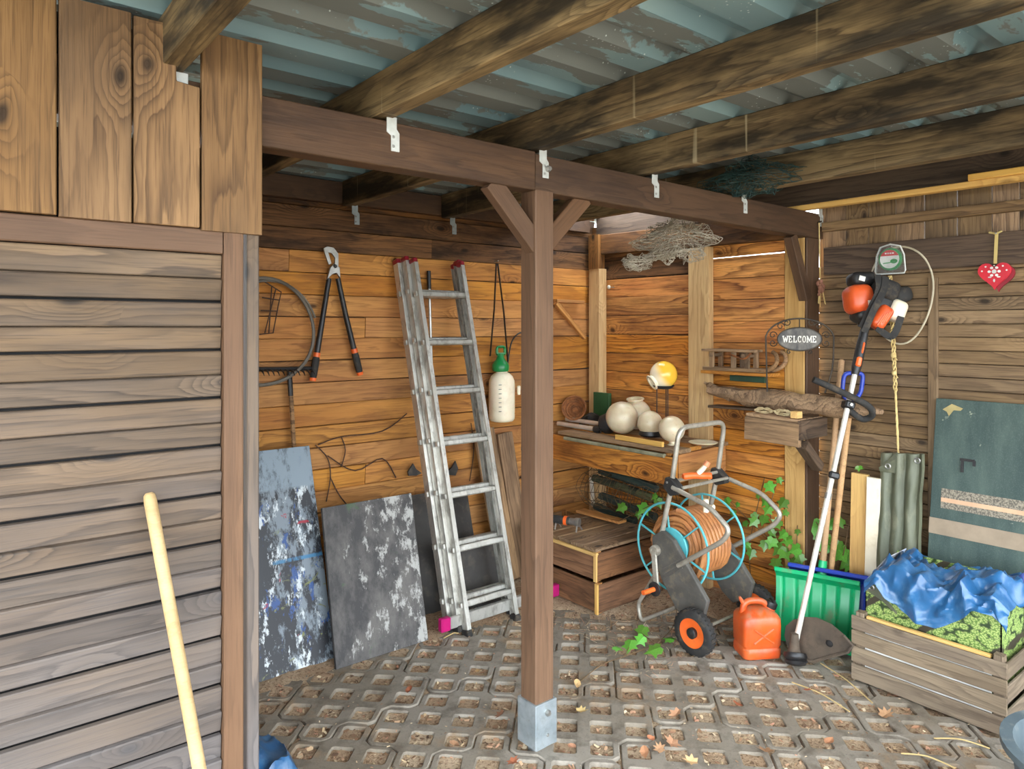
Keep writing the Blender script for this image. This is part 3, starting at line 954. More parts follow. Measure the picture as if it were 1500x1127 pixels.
# wedge of dark scrap between the ladder stiles
q = at(660, 688, y=3.67); g = MB(); g.prism([q + V((a, 0, b)) for a, b in ((-.06, -.02), (0, .01), (.03, .05), (.05, 0), (.03, -.04), (-.02, -.03))], (0, -.012, 0)); o = g.build('dark_scrap', M['slate'], org=q); tag(o, 'small torn dark scrap on the back wall seen between the ladder rungs', 'scrap')


def crumple(name, c, sx, sy, h, m, label, cat, seed=0, nu=44, drape=None, amp=1.0):
    g = MB()
    def fn(a, b):
        x, y = (a - .5) * sx, (b - .5) * sy
        n = noise.ridged_multi_fractal(V((x * 5 + seed, y * 5, seed)), .9, 2.1, 4, 1.0, 2.0)
        n2 = noise.noise(V((x * 3.1, y * 3.1 + seed, 1.7)))
        z = h * (.35 + .5 * n2) + .035 * amp * n
        e = min(a, 1 - a, b, 1 - b)
        z *= min(1, .25 + e * 6)
        w = .04 * V((noise.noise(V((x * 6, y * 6, 9 + seed))), noise.noise(V((x * 6, y * 6, 19 + seed))), 0))
        p = V((x, y, z)) + w
        if drape: p = drape(p, a, b)
        return V(c) + p
    g.sheet(fn, nu, nu, (0, 0, -.0015))
    o = g.build(name, m, org=c, smooth=True)
    return tag(o, label, cat)


M['tarp'] = surf('blue_polythene', (46, 98, 142), (34, 80, 122), scale=6, rough=.3, dirt=(110, 144, 172), dirt_amt=.5, bump=.5, bscale=22, spec=.6)
crumple('blue_sheet', (.86, 2.56, .012), .30, .34, .10, M['tarp'], 'scrap of blue sheeting on the paving at the foot of the left wall', 'sheet', seed=4, nu=24)
# ================================================================== the corner: bench, lamps, crates, hose cart
XB = 3.235                                     # bench front
t = thing('wall_bench', (XB, 2.55, .74), 'wooden box bench fixed along the orange corner wall', 'bench')
plank('front_board', (XB + .012, 3.66, .815), (XB + .012, 2.55, .80), .165, .024, M['orange'], t)
plank('side_board', (XB + .03, 2.56, .815), (3.72, 2.56, .825), .16, .024, M['ochre'], t)
plank('ledger', (3.69, 2.60, .80), (3.69, 3.52, .80), .06, .04, M['ochre'], t)
ztop = .915
for i, (xa, w) in enumerate(((XB - .01, .14), (XB + .135, .12), (XB + .26, .13), (XB + .395, .10))):
    plank('top_board', (xa + w / 2, 3.52, ztop + .002 * (i % 2)), (xa + w / 2, 2.535 + .02 * (i % 3), ztop), w - .006, .022, M['rough'] if i != 1 else M['ochre'], t, up=(1, 0, 0))
for yy in (2.62, 3.05, 3.45): plank('bearer', (XB + .03, yy, .9), (3.70, yy, .9), .03, .04, M['ochre'], t, up=(0, 1, 0))
ZT = .928
# slab and splintered pieces pushed under the bench top
o = plank('stone_strip', (XB - .006, 3.45, .887), (XB - .004, 2.62, .885), .022, .03, surf('grey_green_slab', (150, 146, 118), (112, 108, 84), scale=12, rough=.9), ch=.006, nseg=6, jit=.002)
tag(o, 'thin grey-green slab pushed under the edge of the bench top', 'slab')

s = NT('opal_glass'); P = s.coords()
n = s.noise(P, 9, 5, .65); z = s.n('SeparateXYZ', i_0=s.n('NewGeometry').outputs['Normal']).outputs[2]
col = s.mix(s.rng(n, .42, .7, 0, .7), lin((214, 200, 170)), lin((186, 164, 126)))
col = s.mix(s.rng(s.noise(P, 40, 4, .7), .62, .72, 0, .6), col, lin((170, 140, 100)))
M['opal'] = s.done(col, .28, Subsurface_Weight=.15)
s = NT('amber_glass'); P = s.n('TexCoord').outputs['Object']
ax_ = s.n('VectorMath', operation='DOT_PRODUCT', i_0=P, i_1=(.35, -.75, .45)).outputs['Value']
col = s.mix(s.rng(ax_, -.03, .03, 0, 1, True), lin((240, 226, 196)), lin((242, 190, 62)))
M['amber'] = s.done(col, .22, Subsurface_Weight=.1)

def globe(name, c, r, neck, label, m, cat='lamp globe', collar=None, nr=.045):
    """glass globe with a rimmed neck pointing along neck"""
    ax = V(neck).normalized(); t = thing(name, c, label, cat, 'garden lamp globes')
    pr = []
    a0 = math.asin(nr / r)
    for i in range(25):
        a = PI - (PI - a0) * i / 24
        pr.append((r * math.sin(a), r * math.cos(a)))
    pr.reverse(); pr = [(nr + .008, pr[0][1] + .022), (nr + .010, pr[0][1] + .016), (nr, pr[0][1] + .008)] + pr
    pr = [(nr - .006, r * .8), (nr - .006, pr[0][1])] + pr
    g = MB(); g.lathe(pr, c, ax, 32); g.build('glass', m, t, smooth=True)
    if collar:
        g = MB(); h = math.sqrt(r * r - nr * nr)
        g.lathe([(nr + .014, h - .012), (nr + .018, h + .004), (nr + .018, h + collar), (nr + .006, h + collar + .012), (0, h + collar + .012)], c, ax, 28)
        g.build('collar', M['blackplastic'], t, smooth=True, label='black plastic neck')
    return t

c1 = at(911, 604, x=3.44); c1.z = ZT + .107
globe('globe_lamp', c1, .105, (-.25, .9, -.42), 'largest white lamp globe, with a black neck turned left, on the bench', M['opal'], collar=.045, nr=.048)
c = at(932, 598, x=3.635); c.z = ZT + .11
globe('globe_lamp', c, .10, (-.15, -.05, 1), 'white lamp globe with open rimmed neck upward, half hidden behind the largest globe', M['opal'], nr=.05)
c = at(952, 612, x=3.42); c.z = ZT + .1
globe('globe_lamp', c, .077, (0, 0, -1), 'small white lamp globe standing on a black base, middle of the bench row', M['opal'], collar=.012, nr=.05)
c = at(984, 618, x=3.37); c.z = ZT + .092
globe('globe_lamp', c, .077, (.0, -.1, -1), 'small white lamp globe standing on its bare white neck, at right of the bench row', M['opal'], nr=.022)
c = at(972, 549, x=3.56)
globe('globe_lamp', c, .086, (-.75, .35, -.5), 'amber and white lamp globe held on a thin wire stand', M['amber'], nr=.042)
t = thing('wire_stand', V((c.x, c.y, ZT)), 'thin dark wire stand with a dish carrying the amber globe', 'stand')
g = MB(); g.lathe([(.0, -.090), (.045, -.084), (.066, -.068), (.068, -.070), (.046, -.088), (0, -.094)], c, n=28); g.build('dish', M['rubber'], t, smooth=True)
for a in (.3, 2.4, 4.5):
    p = c + V((.042 * math.cos(a), .042 * math.sin(a), -.088)); MB().tube([p, V((p.x, p.y, ZT + .006))], .004, 6).build('leg', M['wire_rust'], t)
g = MB(); g.tube([V((c.x + .05 * math.cos(k * PI / 8), c.y + .05 * math.sin(k * PI / 8), ZT + .005)) for k in range(16)], .004, 6, closed=True); g.build('base_ring', M['wire_rust'], t)

chrome = surf('chrome_tube', (226, 222, 212), (206, 200, 188), rough=.25, metal=.6)
for k, (ua, va, ub, vb, lb) in enumerate(((815, 612, 880, 612, 'upper of the two chrome lamp poles lying on the bench'), (812, 623, 872, 621, 'lower, nearer of the two chrome lamp poles lying on the bench'))):
    xx = 3.44 if k == 0 else 3.36
    a, b = at(ua, va, x=xx), at(ub, vb, x=xx); a.z = b.z = ZT + .022 + (.024 if k == 0 else 0)
    a.y = min(a.y, 3.66)
    t = thing('lamp_pole', b, lb, 'pole', 'chrome lamp poles')
    MB().tube([a, b], .0165, 16).build('tube', chrome, t, smooth=True)
    d = (b - a).normalized(); g = MB(); g.tube([b - d * .005, b + d * .03, b + d * .05], [.022, .024, .014], 14); g.build('end_socket', M['blackplastic'], t, smooth=True)
    if k == 1:
        for q in (V((.02, 0, .02)), V((-.02, -.01, -.008)), V((0, .01, .03))): MB().bar(b + d * .02, b + d * .06 + q, .02, .006).build('ground_spike', M['blackplastic'], t)
# wicker bowl, bag and tin behind the poles
c = V((3.45, 3.59, ZT + .125))
t = thing('wicker_bowl', c, 'round wicker bowl propped on edge at the left end of the bench', 'basket')
ax = V((-.72, -.5, .35)).normalized()
M['wicker'] = surf('wicker', (150, 92, 46), (98, 56, 26), scale=30, rough=.8, bump=.8, bscale=90)
g = MB(); g.lathe([(0, -.05), (.045, -.045), (.072, -.016), (.084, .016), (.08, .016), (.068, -.012), (.042, -.036), (0, -.04)], c, ax, 28); g.build('bowl', M['wicker'], t, smooth=True)
e1 = ax.orthogonal().normalized(); e2 = ax.cross(e1)
for (rr_, h) in ((.084, .016), (.076, 0), (.062, -.02), (.045, -.034), (.026, -.038)):
    g = MB(); g.tube([c + ax * (h + .004 + .002 * (-1) ** k) + (e1 * math.cos(k * PI / 16) + e2 * math.sin(k * PI / 16)) * rr_ for k in range(32)], .0055, 6, closed=True); g.build('weave', M['wicker'], t, smooth=True)
q = at(822, 602, x=3.46); q = V((3.44, min(q.y, 3.56), ZT))
o = crumple('bin_bag', q + V((.10, -.03, .0)), .10, .10, .14, M['blackplastic'], 'crumpled black plastic bag beside the wicker bowl on the bench', 'bag', seed=8, nu=22)
q = at(822, 580, x=3.64); g = MB(); g.box((3.655, 3.52, ZT + .115), (.03, .15, .23)); o = g.build('green_sheet', surf('green_board', (52, 92, 52), (40, 76, 42), rough=.6), org=(3.655, 3.52, ZT), bevel=.002); tag(o, 'small green board standing on the bench behind the wicker bowl', 'board')
o = plank('lath', V((XB + .035, 3.03, ZT + .012)), V((XB + .03, 2.66, ZT + .012)), .03, .02, M['lath']); tag(o, 'short yellow lath lying along the front edge of the bench', 'lath')
c = at(1030, 636, x=3.5); c.z = ZT + .004
t = MB().lathe([(0, 0), (.06, 0), (.085, .012), (.082, .015), (.058, .004), (0, .004)], c, n=28).build('saucer', M['opal'], org=c, smooth=True); tag(t, 'flat pale saucer on the bench behind the hose cart handle', 'saucer')

# bundle of dark slats and rolled netting under the bench
netm = surf('netting_brown', (96, 76, 48), (70, 54, 34), rough=.9)
M['mossy'] = wood('wood_mossy', (92, 92, 58), (62, 66, 46), (34, 36, 28), ring=10, vary=.25, stain=(28, 34, 28), stain_amt=.8, stain_thr=(.42, .58))
M['greenplank'] = surf('tarred_board', (40, 56, 50), (26, 38, 36), scale=7, rough=.75, dirt=(128, 116, 80), dirt_amt=.4, stretch=(1, 6, 6))
rows = [(870, 700, 935, 722, 'mossy'), (880, 690, 950, 712, 'greenplank'), (900, 695, 962, 716, 'greenplank'), (880, 726, 945, 752, 'greenplank'), (905, 712, 968, 735, 'mossy'), (872, 742, 930, 765, 'greenplank'), (900, 735, 960, 758, 'greenplank')]
plc = ['uppermost mossy', 'black-green, top left', 'black-green, top right', 'black-green, in the middle left', 'mossy, at the right end', 'black-green, bottom left', 'black-green, bottom right']
for i, (ua, va, ub, vb, mm) in enumerate(rows):
    xx = 3.42 + .05 * (i % 2)
    a, b = at(ua, va, x=xx), at(ub, vb, x=xx)
    o = plank('tarred_board', a + V((0, 0, -.01 * i * 0)), b, .045, .05, M[mm], nseg=4, jit=.003, ch=.012)
    tag(o, plc[i] + ' board of the bundle stored under the bench', 'board', 'dark boards under the bench')
for (i, u, v) in ((0, 870, 0), (1, 0, 0)): pass
g = MB(); c0 = V((3.50, 3.12, .45)); rnd = random.Random(3)
for k in range(20):
    yy = 2.80 + k * .034
    g.tube([V((c0.x - .03 + .13 * math.cos(a * PI / 7) + rnd.uniform(-.006, .006), yy + rnd.uniform(-.02, .02), .535 + .12 * math.sin(a * PI / 7) + rnd.uniform(-.01, .01))) for a in range(14)], .0022, 4, closed=True)
for k in range(14):
    a = k * PI / 7
    g.tube([V((c0.x - .03 + (.13 + rnd.uniform(-.006, .006)) * math.cos(a), 2.8 + j * .09, .535 + .12 * math.sin(a) + rnd.uniform(-.01, .01))) for j in range(8)], .0022, 4)
o = g.build('netting_roll', netm, org=(3.47, 3.1, .37)); tag(o, 'roll of brown wire netting stored with the dark slats under the bench', 'netting')
o = plank('white_strip', at(866, 700, x=3.645), at(869, 742, x=3.645), .025, .02, surf('white_strip', (232, 224, 206), rough=.6)); tag(o, 'short white strip standing against the corner post under the bench', 'strip')

# ---- two stacked wooden crates
def slat_crate(o, dx, dy, h, m, label, lid=False, nsl=1, mid=True):
    t = thing('storage_crate', o, label, 'crate', 'wooden crates under the bench')
    x, y, z = o
    w = h - .012
    plank('side_slat', (x, y + .008, z + h / 2), (x + dx, y + .008, z + h / 2), w, .016, m, t)
    plank('side_slat', (x, y + dy - .008, z + h / 2), (x + dx, y + dy - .008, z + h / 2), w, .016, m, t)
    plank('end_slat', (x + .008, y + dy - .016, z + h / 2), (x + .008, y + .017, z + h / 2), w, .016, m, t)
    plank('end_slat', (x + dx - .008, y + dy - .016, z + h / 2), (x + dx - .008, y + .017, z + h / 2), w, .016, m, t)
    for (a, b) in ((.024, .024), (dx - .024, .024), (.024, dy - .024), (dx - .024, dy - .024)):
        plank('corner_block', (x + a, y + b, z), (x + a, y + b, z + h), .03, .03, M['ochre'], t, up=(1, 0, 0))
    plank('corner_edge', (x - .006, y + .012, z), (x - .006, y + .012, z + h), .026, .012, M['lath'], t, up=(0, 1, 0), label='pale worn corner strip')
    k = 6
    for i in range(k):
        plank('bottom_slat', (x + .02, y + dy * (i + .5) / k, z + .012), (x + dx - .02, y + dy * (i + .5) / k, z + .012), dy / k - .01, .01, m, t, up=(0, 1, 0))
    if lid:
        k = 6
        for i in range(k):
            plank('lid_board', (x - .012, y + dy * (i + .5) / k, z + h + .011), (x + dx, y + dy * (i + .5) / k, z + h + .011 + .003 * (i % 2)), dy / k - .008, .018, M['rough'], t, up=(0, 1, 0))
        plank('edge_lath', (x - .004, y + dy, z + h - .012), (x - .004, y, z + h - .014), .02, .02, M['lath'], t, label='pale lath under the lid')
    return t

M['crate_brown'] = wood('wood_crate_brown', (146, 100, 62), (120, 80, 48), (70, 44, 26), ring=10, vary=.15, stain=(58, 38, 24), stain_amt=.6)
slat_crate(V((2.87, 2.79, .012)), .55, .62, .17, M['crate_brown'], 'lower brown wooden crate of the stack beside the hose cart')
slat_crate(V((2.86, 2.79, .196)), .55, .62, .165, M['crate_brown'], 'upper boarded-over wooden crate of the stack beside the hose cart', lid=True)
slat_crate(V((2.99, 3.43, .012)), .4, .2, .34, M['crate_old'], 'tall narrow old wooden crate behind the middle post')
# stray plank lying across the lid
o = plank('loose_board', at(868, 753, x=3.0), at(955, 778, x=3.15), .08, .016, M['ochre'], up=(.2, 0, 1)); 
o.matrix_basis = Matrix.Translation((3.28, 3.36, .415)) @ Matrix.Rotation(math.radians(-88), 4, 'Z') @ Matrix.Rotation(PI / 2, 4, 'X'); WM[o.name] = o.matrix_basis.copy()
tag(o, 'loose tan plank lying at the back of the upper crate lid', 'plank')
# grey cartridge tool on the crate
z0 = .196 + .165 + .026
a, b = V((2.93, 3.29, z0 + .052)), V((3.02, 3.08, z0 + .052))
t = thing('hose_nozzle', (2.96, 3.2, z0), 'grey spray lance grip with an orange ring standing on the crate lid', 'nozzle')
d = (b - a).normalized()
MB().tube([a, a + d * .01, a + d * .14, a + d * .15], [.018, .024, .026, .02], 16).build('barrel', M['rubber'], t, smooth=True)
MB().tube([a + d * .115, a + d * .135], .0285, 16).build('ring', M['orangeplastic'], t, smooth=True)
MB().tube([a + d * .15, a + d * .18, a + d * .19, a + d * .215], [.02, .02, .026, .026], 16).build('head', M['steel'], t, smooth=True)
for dx in (.06, .2):
    for s_ in (-1, 1):
        MB().tube([a + d * dx, a + d * (dx + .012) + V((.035 * s_, .01 * s_, -.052))], .005, 6).build('leg', M['steel'], t)

# ================================================================== hose cart
t = thing('hose_cart', (3.15, 2.35, 0), 'wheeled hose cart with turquoise reel and coiled brown hose', 'hose cart')
xn = 2.97; dxf = .40
N = lambda u, v, dx=0: at(u, v, x=xn) + V((dx, 0, 0))
cyan = surf('turquoise_plastic', (92, 184, 190), (74, 164, 172), rough=.45, dirt=(150, 140, 116), dirt_amt=.3)
dgrey = surf('dark_grey_plastic', (92, 88, 82), (74, 71, 66), rough=.6, dirt=(140, 124, 98), dirt_amt=.5)
tubem = surf('grey_tube', (190, 184, 170), (164, 156, 142), scale=14, rough=.4, metal=.5, dirt=(120, 100, 76), dirt_amt=.45)
# side plates
outl_ = [(955, 786), (969, 777), (986, 792), (1036, 882), (1030, 905), (1006, 912), (990, 893), (968, 848), (955, 808)]
zlow = 0.0
for k, dx in enumerate((0.0, dxf)):
    g = MB(); g.prism([N(u, v, dx) for u, v in outl_], (.03, 0, 0)); pl = g.build('side_plate', dgrey, t, bevel=.006, seg=2)
    for vv in (838, 846, 854):
        p0, p1 = N(972, vv - 6, dx - .003), N(1000, vv - 22, dx - .003); MB().bar(p0, p1, .006, .008, up=(1, 0, 0)).build('rib', dgrey, pl)
# tubes: handle legs, cross bar, loops, foot
br = N(981, 712); hub = N(985, 804)
leg_top = at(995, 628, x=xn); leg_top.y = N(992, 660).y
A0 = N(967, 782, .015); A1 = N(981, 712, .015); A2 = N(990, 650, .015); zt_ = at(997, 628, x=xn).z
A2 = V((A2.x, A2.y - .01, zt_))
F = V((dxf, 0, 0))
g = MB(); g.tube([A0] + round_path([A1, A2, A2 + F, A1 + F], .07, 6) + [A0 + F], .0135, 12); g.build('push_handle', tubem, t, smooth=True)
for k, dx in enumerate((.0, dxf)):
    o_ = V((.015 + dx, 0, 0)); bk = V((-.02 if k == 0 else .02, 0, 0))
    pts = [N(986, 714) + o_ + bk, N(1042, 742) + o_ + bk * 1.5, N(1072, 776) + o_ + bk * 1.5, N(1062, 792) + o_ + bk * 1.5, N(994, 829) + o_ + bk]
    MB().tube(round_path(pts, .05, 6), .0125, 12).build('loop_handle', tubem, t, smooth=True)
    g = MB(); c = N(982, 713, dx + .015); g.prism([c + V((-.024, a, b)) for a, b in ((.045, -.01), (.03, .045), (-.01, .045), (-.065, .0), (-.06, -.03), (.0, -.05))], (.048, 0, 0)); cl = g.build('clamp', M['rubber'], t, bevel=.005)
    for a, b in ((.015, .02), (-.03, -.01)):
        gg = MB(); bolt(gg, c + V((-.024, a, b)), (-1, 0, 0), .007, .005); gg.build('screw', M['steel'], cl)
for (a, b) in ((N(984, 706), N(984, 706) + F), (N(996, 716), N(996, 716) + F)):
    MB().tube([a + V((.015, 0, 0)), b + V((.015, 0, 0))], .009, 10).build('cross_bar', tubem, t, smooth=True)
fy = 2.585
fp = [N(960, 838, .015), V((xn + .015, fy + .02, .10)), V((xn + .015, fy, .014)), V((xn + .015 + dxf, fy, .014)), V((xn + .015 + dxf, fy + .02, .10)), N(960, 838, .015 + dxf)]
MB().tube(round_path(fp, .03, 5), .011, 10).build('foot_bar', tubem, t, smooth=True)
# wheels
wc = at(1022, 921, x=2.93); RW = .113; wc.z = RW
for k, xx in enumerate((2.905, xn + dxf + .075)):
    c = V((xx, wc.y, RW)); ax = V((1 if k else -1, 0, 0))
    g = MB(); g.lathe([(.072, -.026), (.1, -.026), (RW - .003, -.018), (RW, 0), (RW - .003, .018), (.1, .026), (.072, .026)], c, ax, 40, cap=False); wh = g.build('wheel', M['rubber'], t, smooth=True)
    MB().lathe([(.0, .012), (.026, .012), (.03, .014), (.06, .018), (.074, .022), (.074, -.02), (0, -.02)], c, ax, 40).build('rim', M['orangeplastic'], wh, smooth=True, label='orange wheel disc')
    MB().lathe([(.026, .01), (.026, .03), (.02, .034), (0, .034)], c, ax, 20).build('hub_cap', M['blackplastic'], wh, smooth=True)
    g = MB()
    for i in range(30):
        a = 2 * PI * i / 30; q = V((0, math.cos(a), math.sin(a)))
        g.box(c + q * (RW - .001), (.034, .008, .006), Matrix.Rotation(a - PI / 2, 3, 'X'))
    g.build('tread', M['rubber'], wh, kind='stuff')
MB().tube([V((2.90, wc.y, RW)), V((xn + dxf + .08, wc.y, RW))], .0085, 10).build('axle', tubem, t, smooth=True)
# reel
hub = at(983, 802, x=xn + .05); RR = .232
ca = []
for k, dx in enumerate((.055, dxf - .03)):
    c = V((xn + dx, hub.y, hub.z)); g = MB()
    g.tube([c + V((0, RR * math.cos(i * PI / 24), RR * math.sin(i * PI / 24))) for i in range(48)], .0062, 8, closed=True)
    rg = g.build('reel_ring', cyan, t, smooth=True)
    for i in range(6):
        a = i * PI / 3 + .35; q = V((0, math.cos(a), math.sin(a)))
        MB().bar(c + q * .07, c + q * RR, .009, .007, up=(1, 0, 0)).build('spoke', cyan, rg)
    MB().lathe([(0, -.004), (.10, -.004), (.104, 0), (.1, .006), (.03, .008), (0, .008)], c, (1 if k else -1, 0, 0), 36).build('hub_disc', cyan, rg, smooth=True)
hosem = surf('brown_hose', (188, 128, 76), (164, 104, 60), scale=9, rough=.5, dirt=(110, 80, 56), dirt_amt=.5)
MB().lathe([(.085, .07), (.085, dxf - .045)], V((xn, hub.y, hub.z)), (1, 0, 0), 32).build('drum', cyan, t, smooth=True)
g = MB(); pts = []; nl = 4; per = 9; rh = .0128
tot = 0
for l in range(nl):
    nt_ = per * 22
    for i in range(nt_):
        f = i / nt_; f = f if l % 2 == 0 else 1 - f
        a = 2 * PI * per * i / nt_
        r_ = .098 + l * .023 + .006 * math.sin(3 * a + l) + .003 * noise.noise(V((i * .05, l, 0)))
        pts.append(V((xn + .078 + f * (dxf - .135) + .004 * noise.noise(V((i * .03, l, 4))), hub.y + r_ * math.cos(a), hub.z + r_ * math.sin(a))))
lp = pts[-1]
g.tube(pts, rh, 8); g.build('hose', hosem, t, smooth=True)
g = MB(); c = V((xn + .09, hub.y, hub.z)); g.tube([c + V((.02 * math.sin(i * .4), .19 * math.cos(a), -.0 + .19 * math.sin(a))) for i, a in enumerate([k * .16 + 1.6 for k in range(26)])], rh, 8); g.build('hose_end', hosem, t, smooth=True)
# crank
c = N(962, 806, -.012)
g = MB(); g.lathe([(0, -.012), (.028, -.012), (.03, 0), (.026, .016), (.016, .018), (.014, .012), (0, .012)], c, (-1, 0, 0), 24); cr = g.build('crank', tubem, t, smooth=True)
e = N(966, 858, -.02); MB().bar(c + V((-.012, 0, 0)), e + V((-.004, 0, 0)), .034, .014, up=(0, 1, 0)).build('crank_arm', tubem, cr, bevel=.004)
MB().lathe([(0, 0), (.036, 0), (.038, .006), (.036, .012), (0, .012)], e + V((-.014, 0, -.01)), (-1, 0, 0), 24).build('crank_disc', M['blackplastic'], cr, smooth=True)
MB().tube([e + V((-.02, .0, -.01)), e + V((-.105, .006, -.012))], [.0125, .0125], 12).build('crank_grip', M['orangeplastic'], cr, smooth=True)
# orange spray gun clipped on the frame
q = N(1004, 700, .06)
sg = thing('spray_gun', q, 'orange hose spray gun resting on the hose cart cross bars', 'spray gun')
g = MB(); g.tube(smooth_path([q + V((-.08, .0, .008)), q + V((-.03, -.02, .01)), q + V((.02, -.045, .006)), q + V((.045, -.085, .01))], 5), [.012] + [.017] * 14 + [.015], 12); g.build('body', M['orangeplastic'], sg, smooth=True)
g = MB(); g.tube([q + V((.0, -.035, .02)), q + V((.012, -.055, .045)), q + V((.02, -.065, .062))], [.014, .013, .012], 12); g.build('spout', M['tank'], sg, smooth=True)
g = MB(); g.tube([q + V((.02, -.065, .060)), q + V((.028, -.075, .082))], [.017, .015], 12); g.build('tip', surf('pale_orange', (222, 140, 96), rough=.5), sg, smooth=True)
# white fitting behind the reel
q = N(996, 752, .22); t2 = thing('hose_connector', q, 'white plastic hose connector above the coiled hose on the cart', 'connector')
g = MB(); g.tube([q + V((0, 0, -.03)), q + V((0, 0, .03)), q + V((0, -.0, .04))], [.016, .016, .012], 12); g.build('body', M['tank'], t2, smooth=True)
g = MB(); g.tube([q + V((0, -.012, .0)), q + V((0, -.05, .005))], [.012, .014], 12); g.build('elbow', M['tank'], t2, smooth=True)

# ================================================================== fuel can
c = at(1110, 968, z=0); c = V((c.x + .055, c.y + .04, 0))
t = thing('fuel_can', c, 'red-orange plastic fuel can with black cap on the paving beside the green shovel', 'fuel can')
s = NT('fuel_can_plastic'); P = s.coords(False)
zz = s.n('SeparateXYZ', i_0=P).outputs[2]
nz = s.noise(P, 22, 5, .65); up_ = s.n('SeparateXYZ', i_0=s.n('NewGeometry').outputs['Normal']).outputs[2]
f = s.math('MULTIPLY', s.rng(nz, .4, .62), s.rng(up_, .15, .8, .25, 1))
col = s.mix(s.math('MULTIPLY', f, .75), s.mix(s.rng(s.noise(P, 7, 3, .5), .4, .6), lin((204, 84, 26)), lin((186, 68, 22))), lin((150, 112, 84)))
M['can'] = s.done(col, .4)
ang = math.radians(58)
Rz = Matrix.Rotation(ang, 3, 'Z')
def rr_loop(w, d, r, z, n=4, ox=0):
    out = []
    for (sx, sy, a0) in ((1, 1, 0), (-1, 1, 90), (-1, -1, 180), (1, -1, 270)):
        for i in range(n + 1):
            a = math.radians(a0 + 90 * i / n)
            out.append(c + Rz @ V((ox + sx * (w / 2 - r) + r * math.cos(a), sy * (d / 2 - r) + r * math.sin(a), z)))
    return out
def loft(g, loops, capb=True, capt=True):
    n = len(loops[0]); b = len(g.v)
    for l in loops: g.v += l
    for i in range(len(loops) - 1):
        for k in range(n):
            j = (k + 1) % n
            g.f.append((b + i * n + k, b + i * n + j, b + (i + 1) * n + j, b + (i + 1) * n + k))
    if capb: g.f.append(tuple(b + k for k in reversed(range(n))))
    if capt: g.f.append(tuple(b + (len(loops) - 1) * n + k for k in range(n)))
W_, D_ = .150, .195
g = MB()
loft(g, [rr_loop(W_ - .03, D_ - .03, .02, .002), rr_loop(W_ - .008, D_ - .008, .025, .008), rr_loop(W_, D_, .028, .02), rr_loop(W_, D_, .028, .05), rr_loop(W_ - .01, D_ - .01, .026, .056), rr_loop(W_ - .01, D_ - .01, .026, .062), rr_loop(W_, D_, .028, .068), rr_loop(W_ + .002, D_ + .002, .028, .16), rr_loop(W_, D_, .03, .195), rr_loop(W_ - .02, D_ - .02, .03, .212), rr_loop(W_ - .06, D_ - .05, .03, .225, ox=.0), rr_loop(W_ - .09, D_ - .09, .02, .235)])
bd = g.build('body', M['can'], t, smooth=True)
X_ = lambda x, y, z: c + Rz @ V((x, y, z))
g = MB(); g.tube(smooth_path([X_(0, .075, .205), X_(0, .066, .25), X_(0, .03, .268), X_(0, -.03, .26), X_(0, -.06, .225)], 5), [.014] + [.0155] * 19 + [.016], 12); g.build('handle', M['can'], t, smooth=True)
g = MB(); g.tube([X_(0, .066, .25), X_(0, .082, .275), X_(0, .09, .29)], [.012, .009, .006], 8); g.build('handle_tip', M['can'], t, smooth=True)
g = MB(); d = V((0, -.45, 1)).normalized(); d = Rz @ d
g.tube([X_(.0, -.06, .215), X_(.0, -.06, .215) + d * .022], [.03, .027], 16); g.build('neck', M['can'], t, smooth=True)
cp = MB().lathe([(.0, .05), (.024, .05), (.03, .045), (.031, .02), (.028, .016), (0, .016)], X_(0, -.06, .215), d, 18).build('cap', M['blackplastic'], t, smooth=True)
MB().bar(X_(0, -.06, .215) + d * .055 - Rz @ V((.026, 0, 0)), X_(0, -.06, .215) + d * .055 + Rz @ V((.026, 0, 0)), .012, .012).build('cap_wing', M['blackplastic'], cp, bevel=.003)
for sx in (-1,):
    x_ = sx * (W_ / 2 + .002)
    for (p, q) in (((-.05, .085), (.05, .155)), ((.05, .085), (-.05, .155))):
        MB().bar(X_(x_, p[0], p[1]), X_(x_, q[0], q[1]), .010, .008, up=(0, 1, 1)).build('rib', M['can'], t, bevel=.002)
# ================================================================== end post shelf, sign, sledge
t = thing('shelf_bin', (3.6, 2.08, 1.0), 'small wooden box shelf fixed beside the end post under the split log', 'shelf box')
plank('front_board', (3.475, 2.25, 1.068), (3.475, 1.935, 1.06), .125, .03, M['rough'], t, nseg=3, jit=.002)
plank('top_board', (3.54, 2.25, 1.138), (3.54, 1.94, 1.132), .13, .018, M['rough'], t, up=(1, 0, 0))
plank('top_board', (3.665, 2.25, 1.136), (3.665, 1.94, 1.132), .11, .018, M['rough'], t, up=(1, 0, 0))
plank('side_board', (3.465, 1.93, 1.085), (3.73, 1.93, 1.085), .10, .022, M['fence_dark'], t)
plank('bracket', (3.725, 1.97, .86), (3.56, 1.97, 1.0), .05, .06, M['fence_dark'], t)
MB().box((3.478, 1.955, 1.165), (.05, .04, .035)).build('block', M['lath'], t, bevel=.002, label='small bright wooden block')
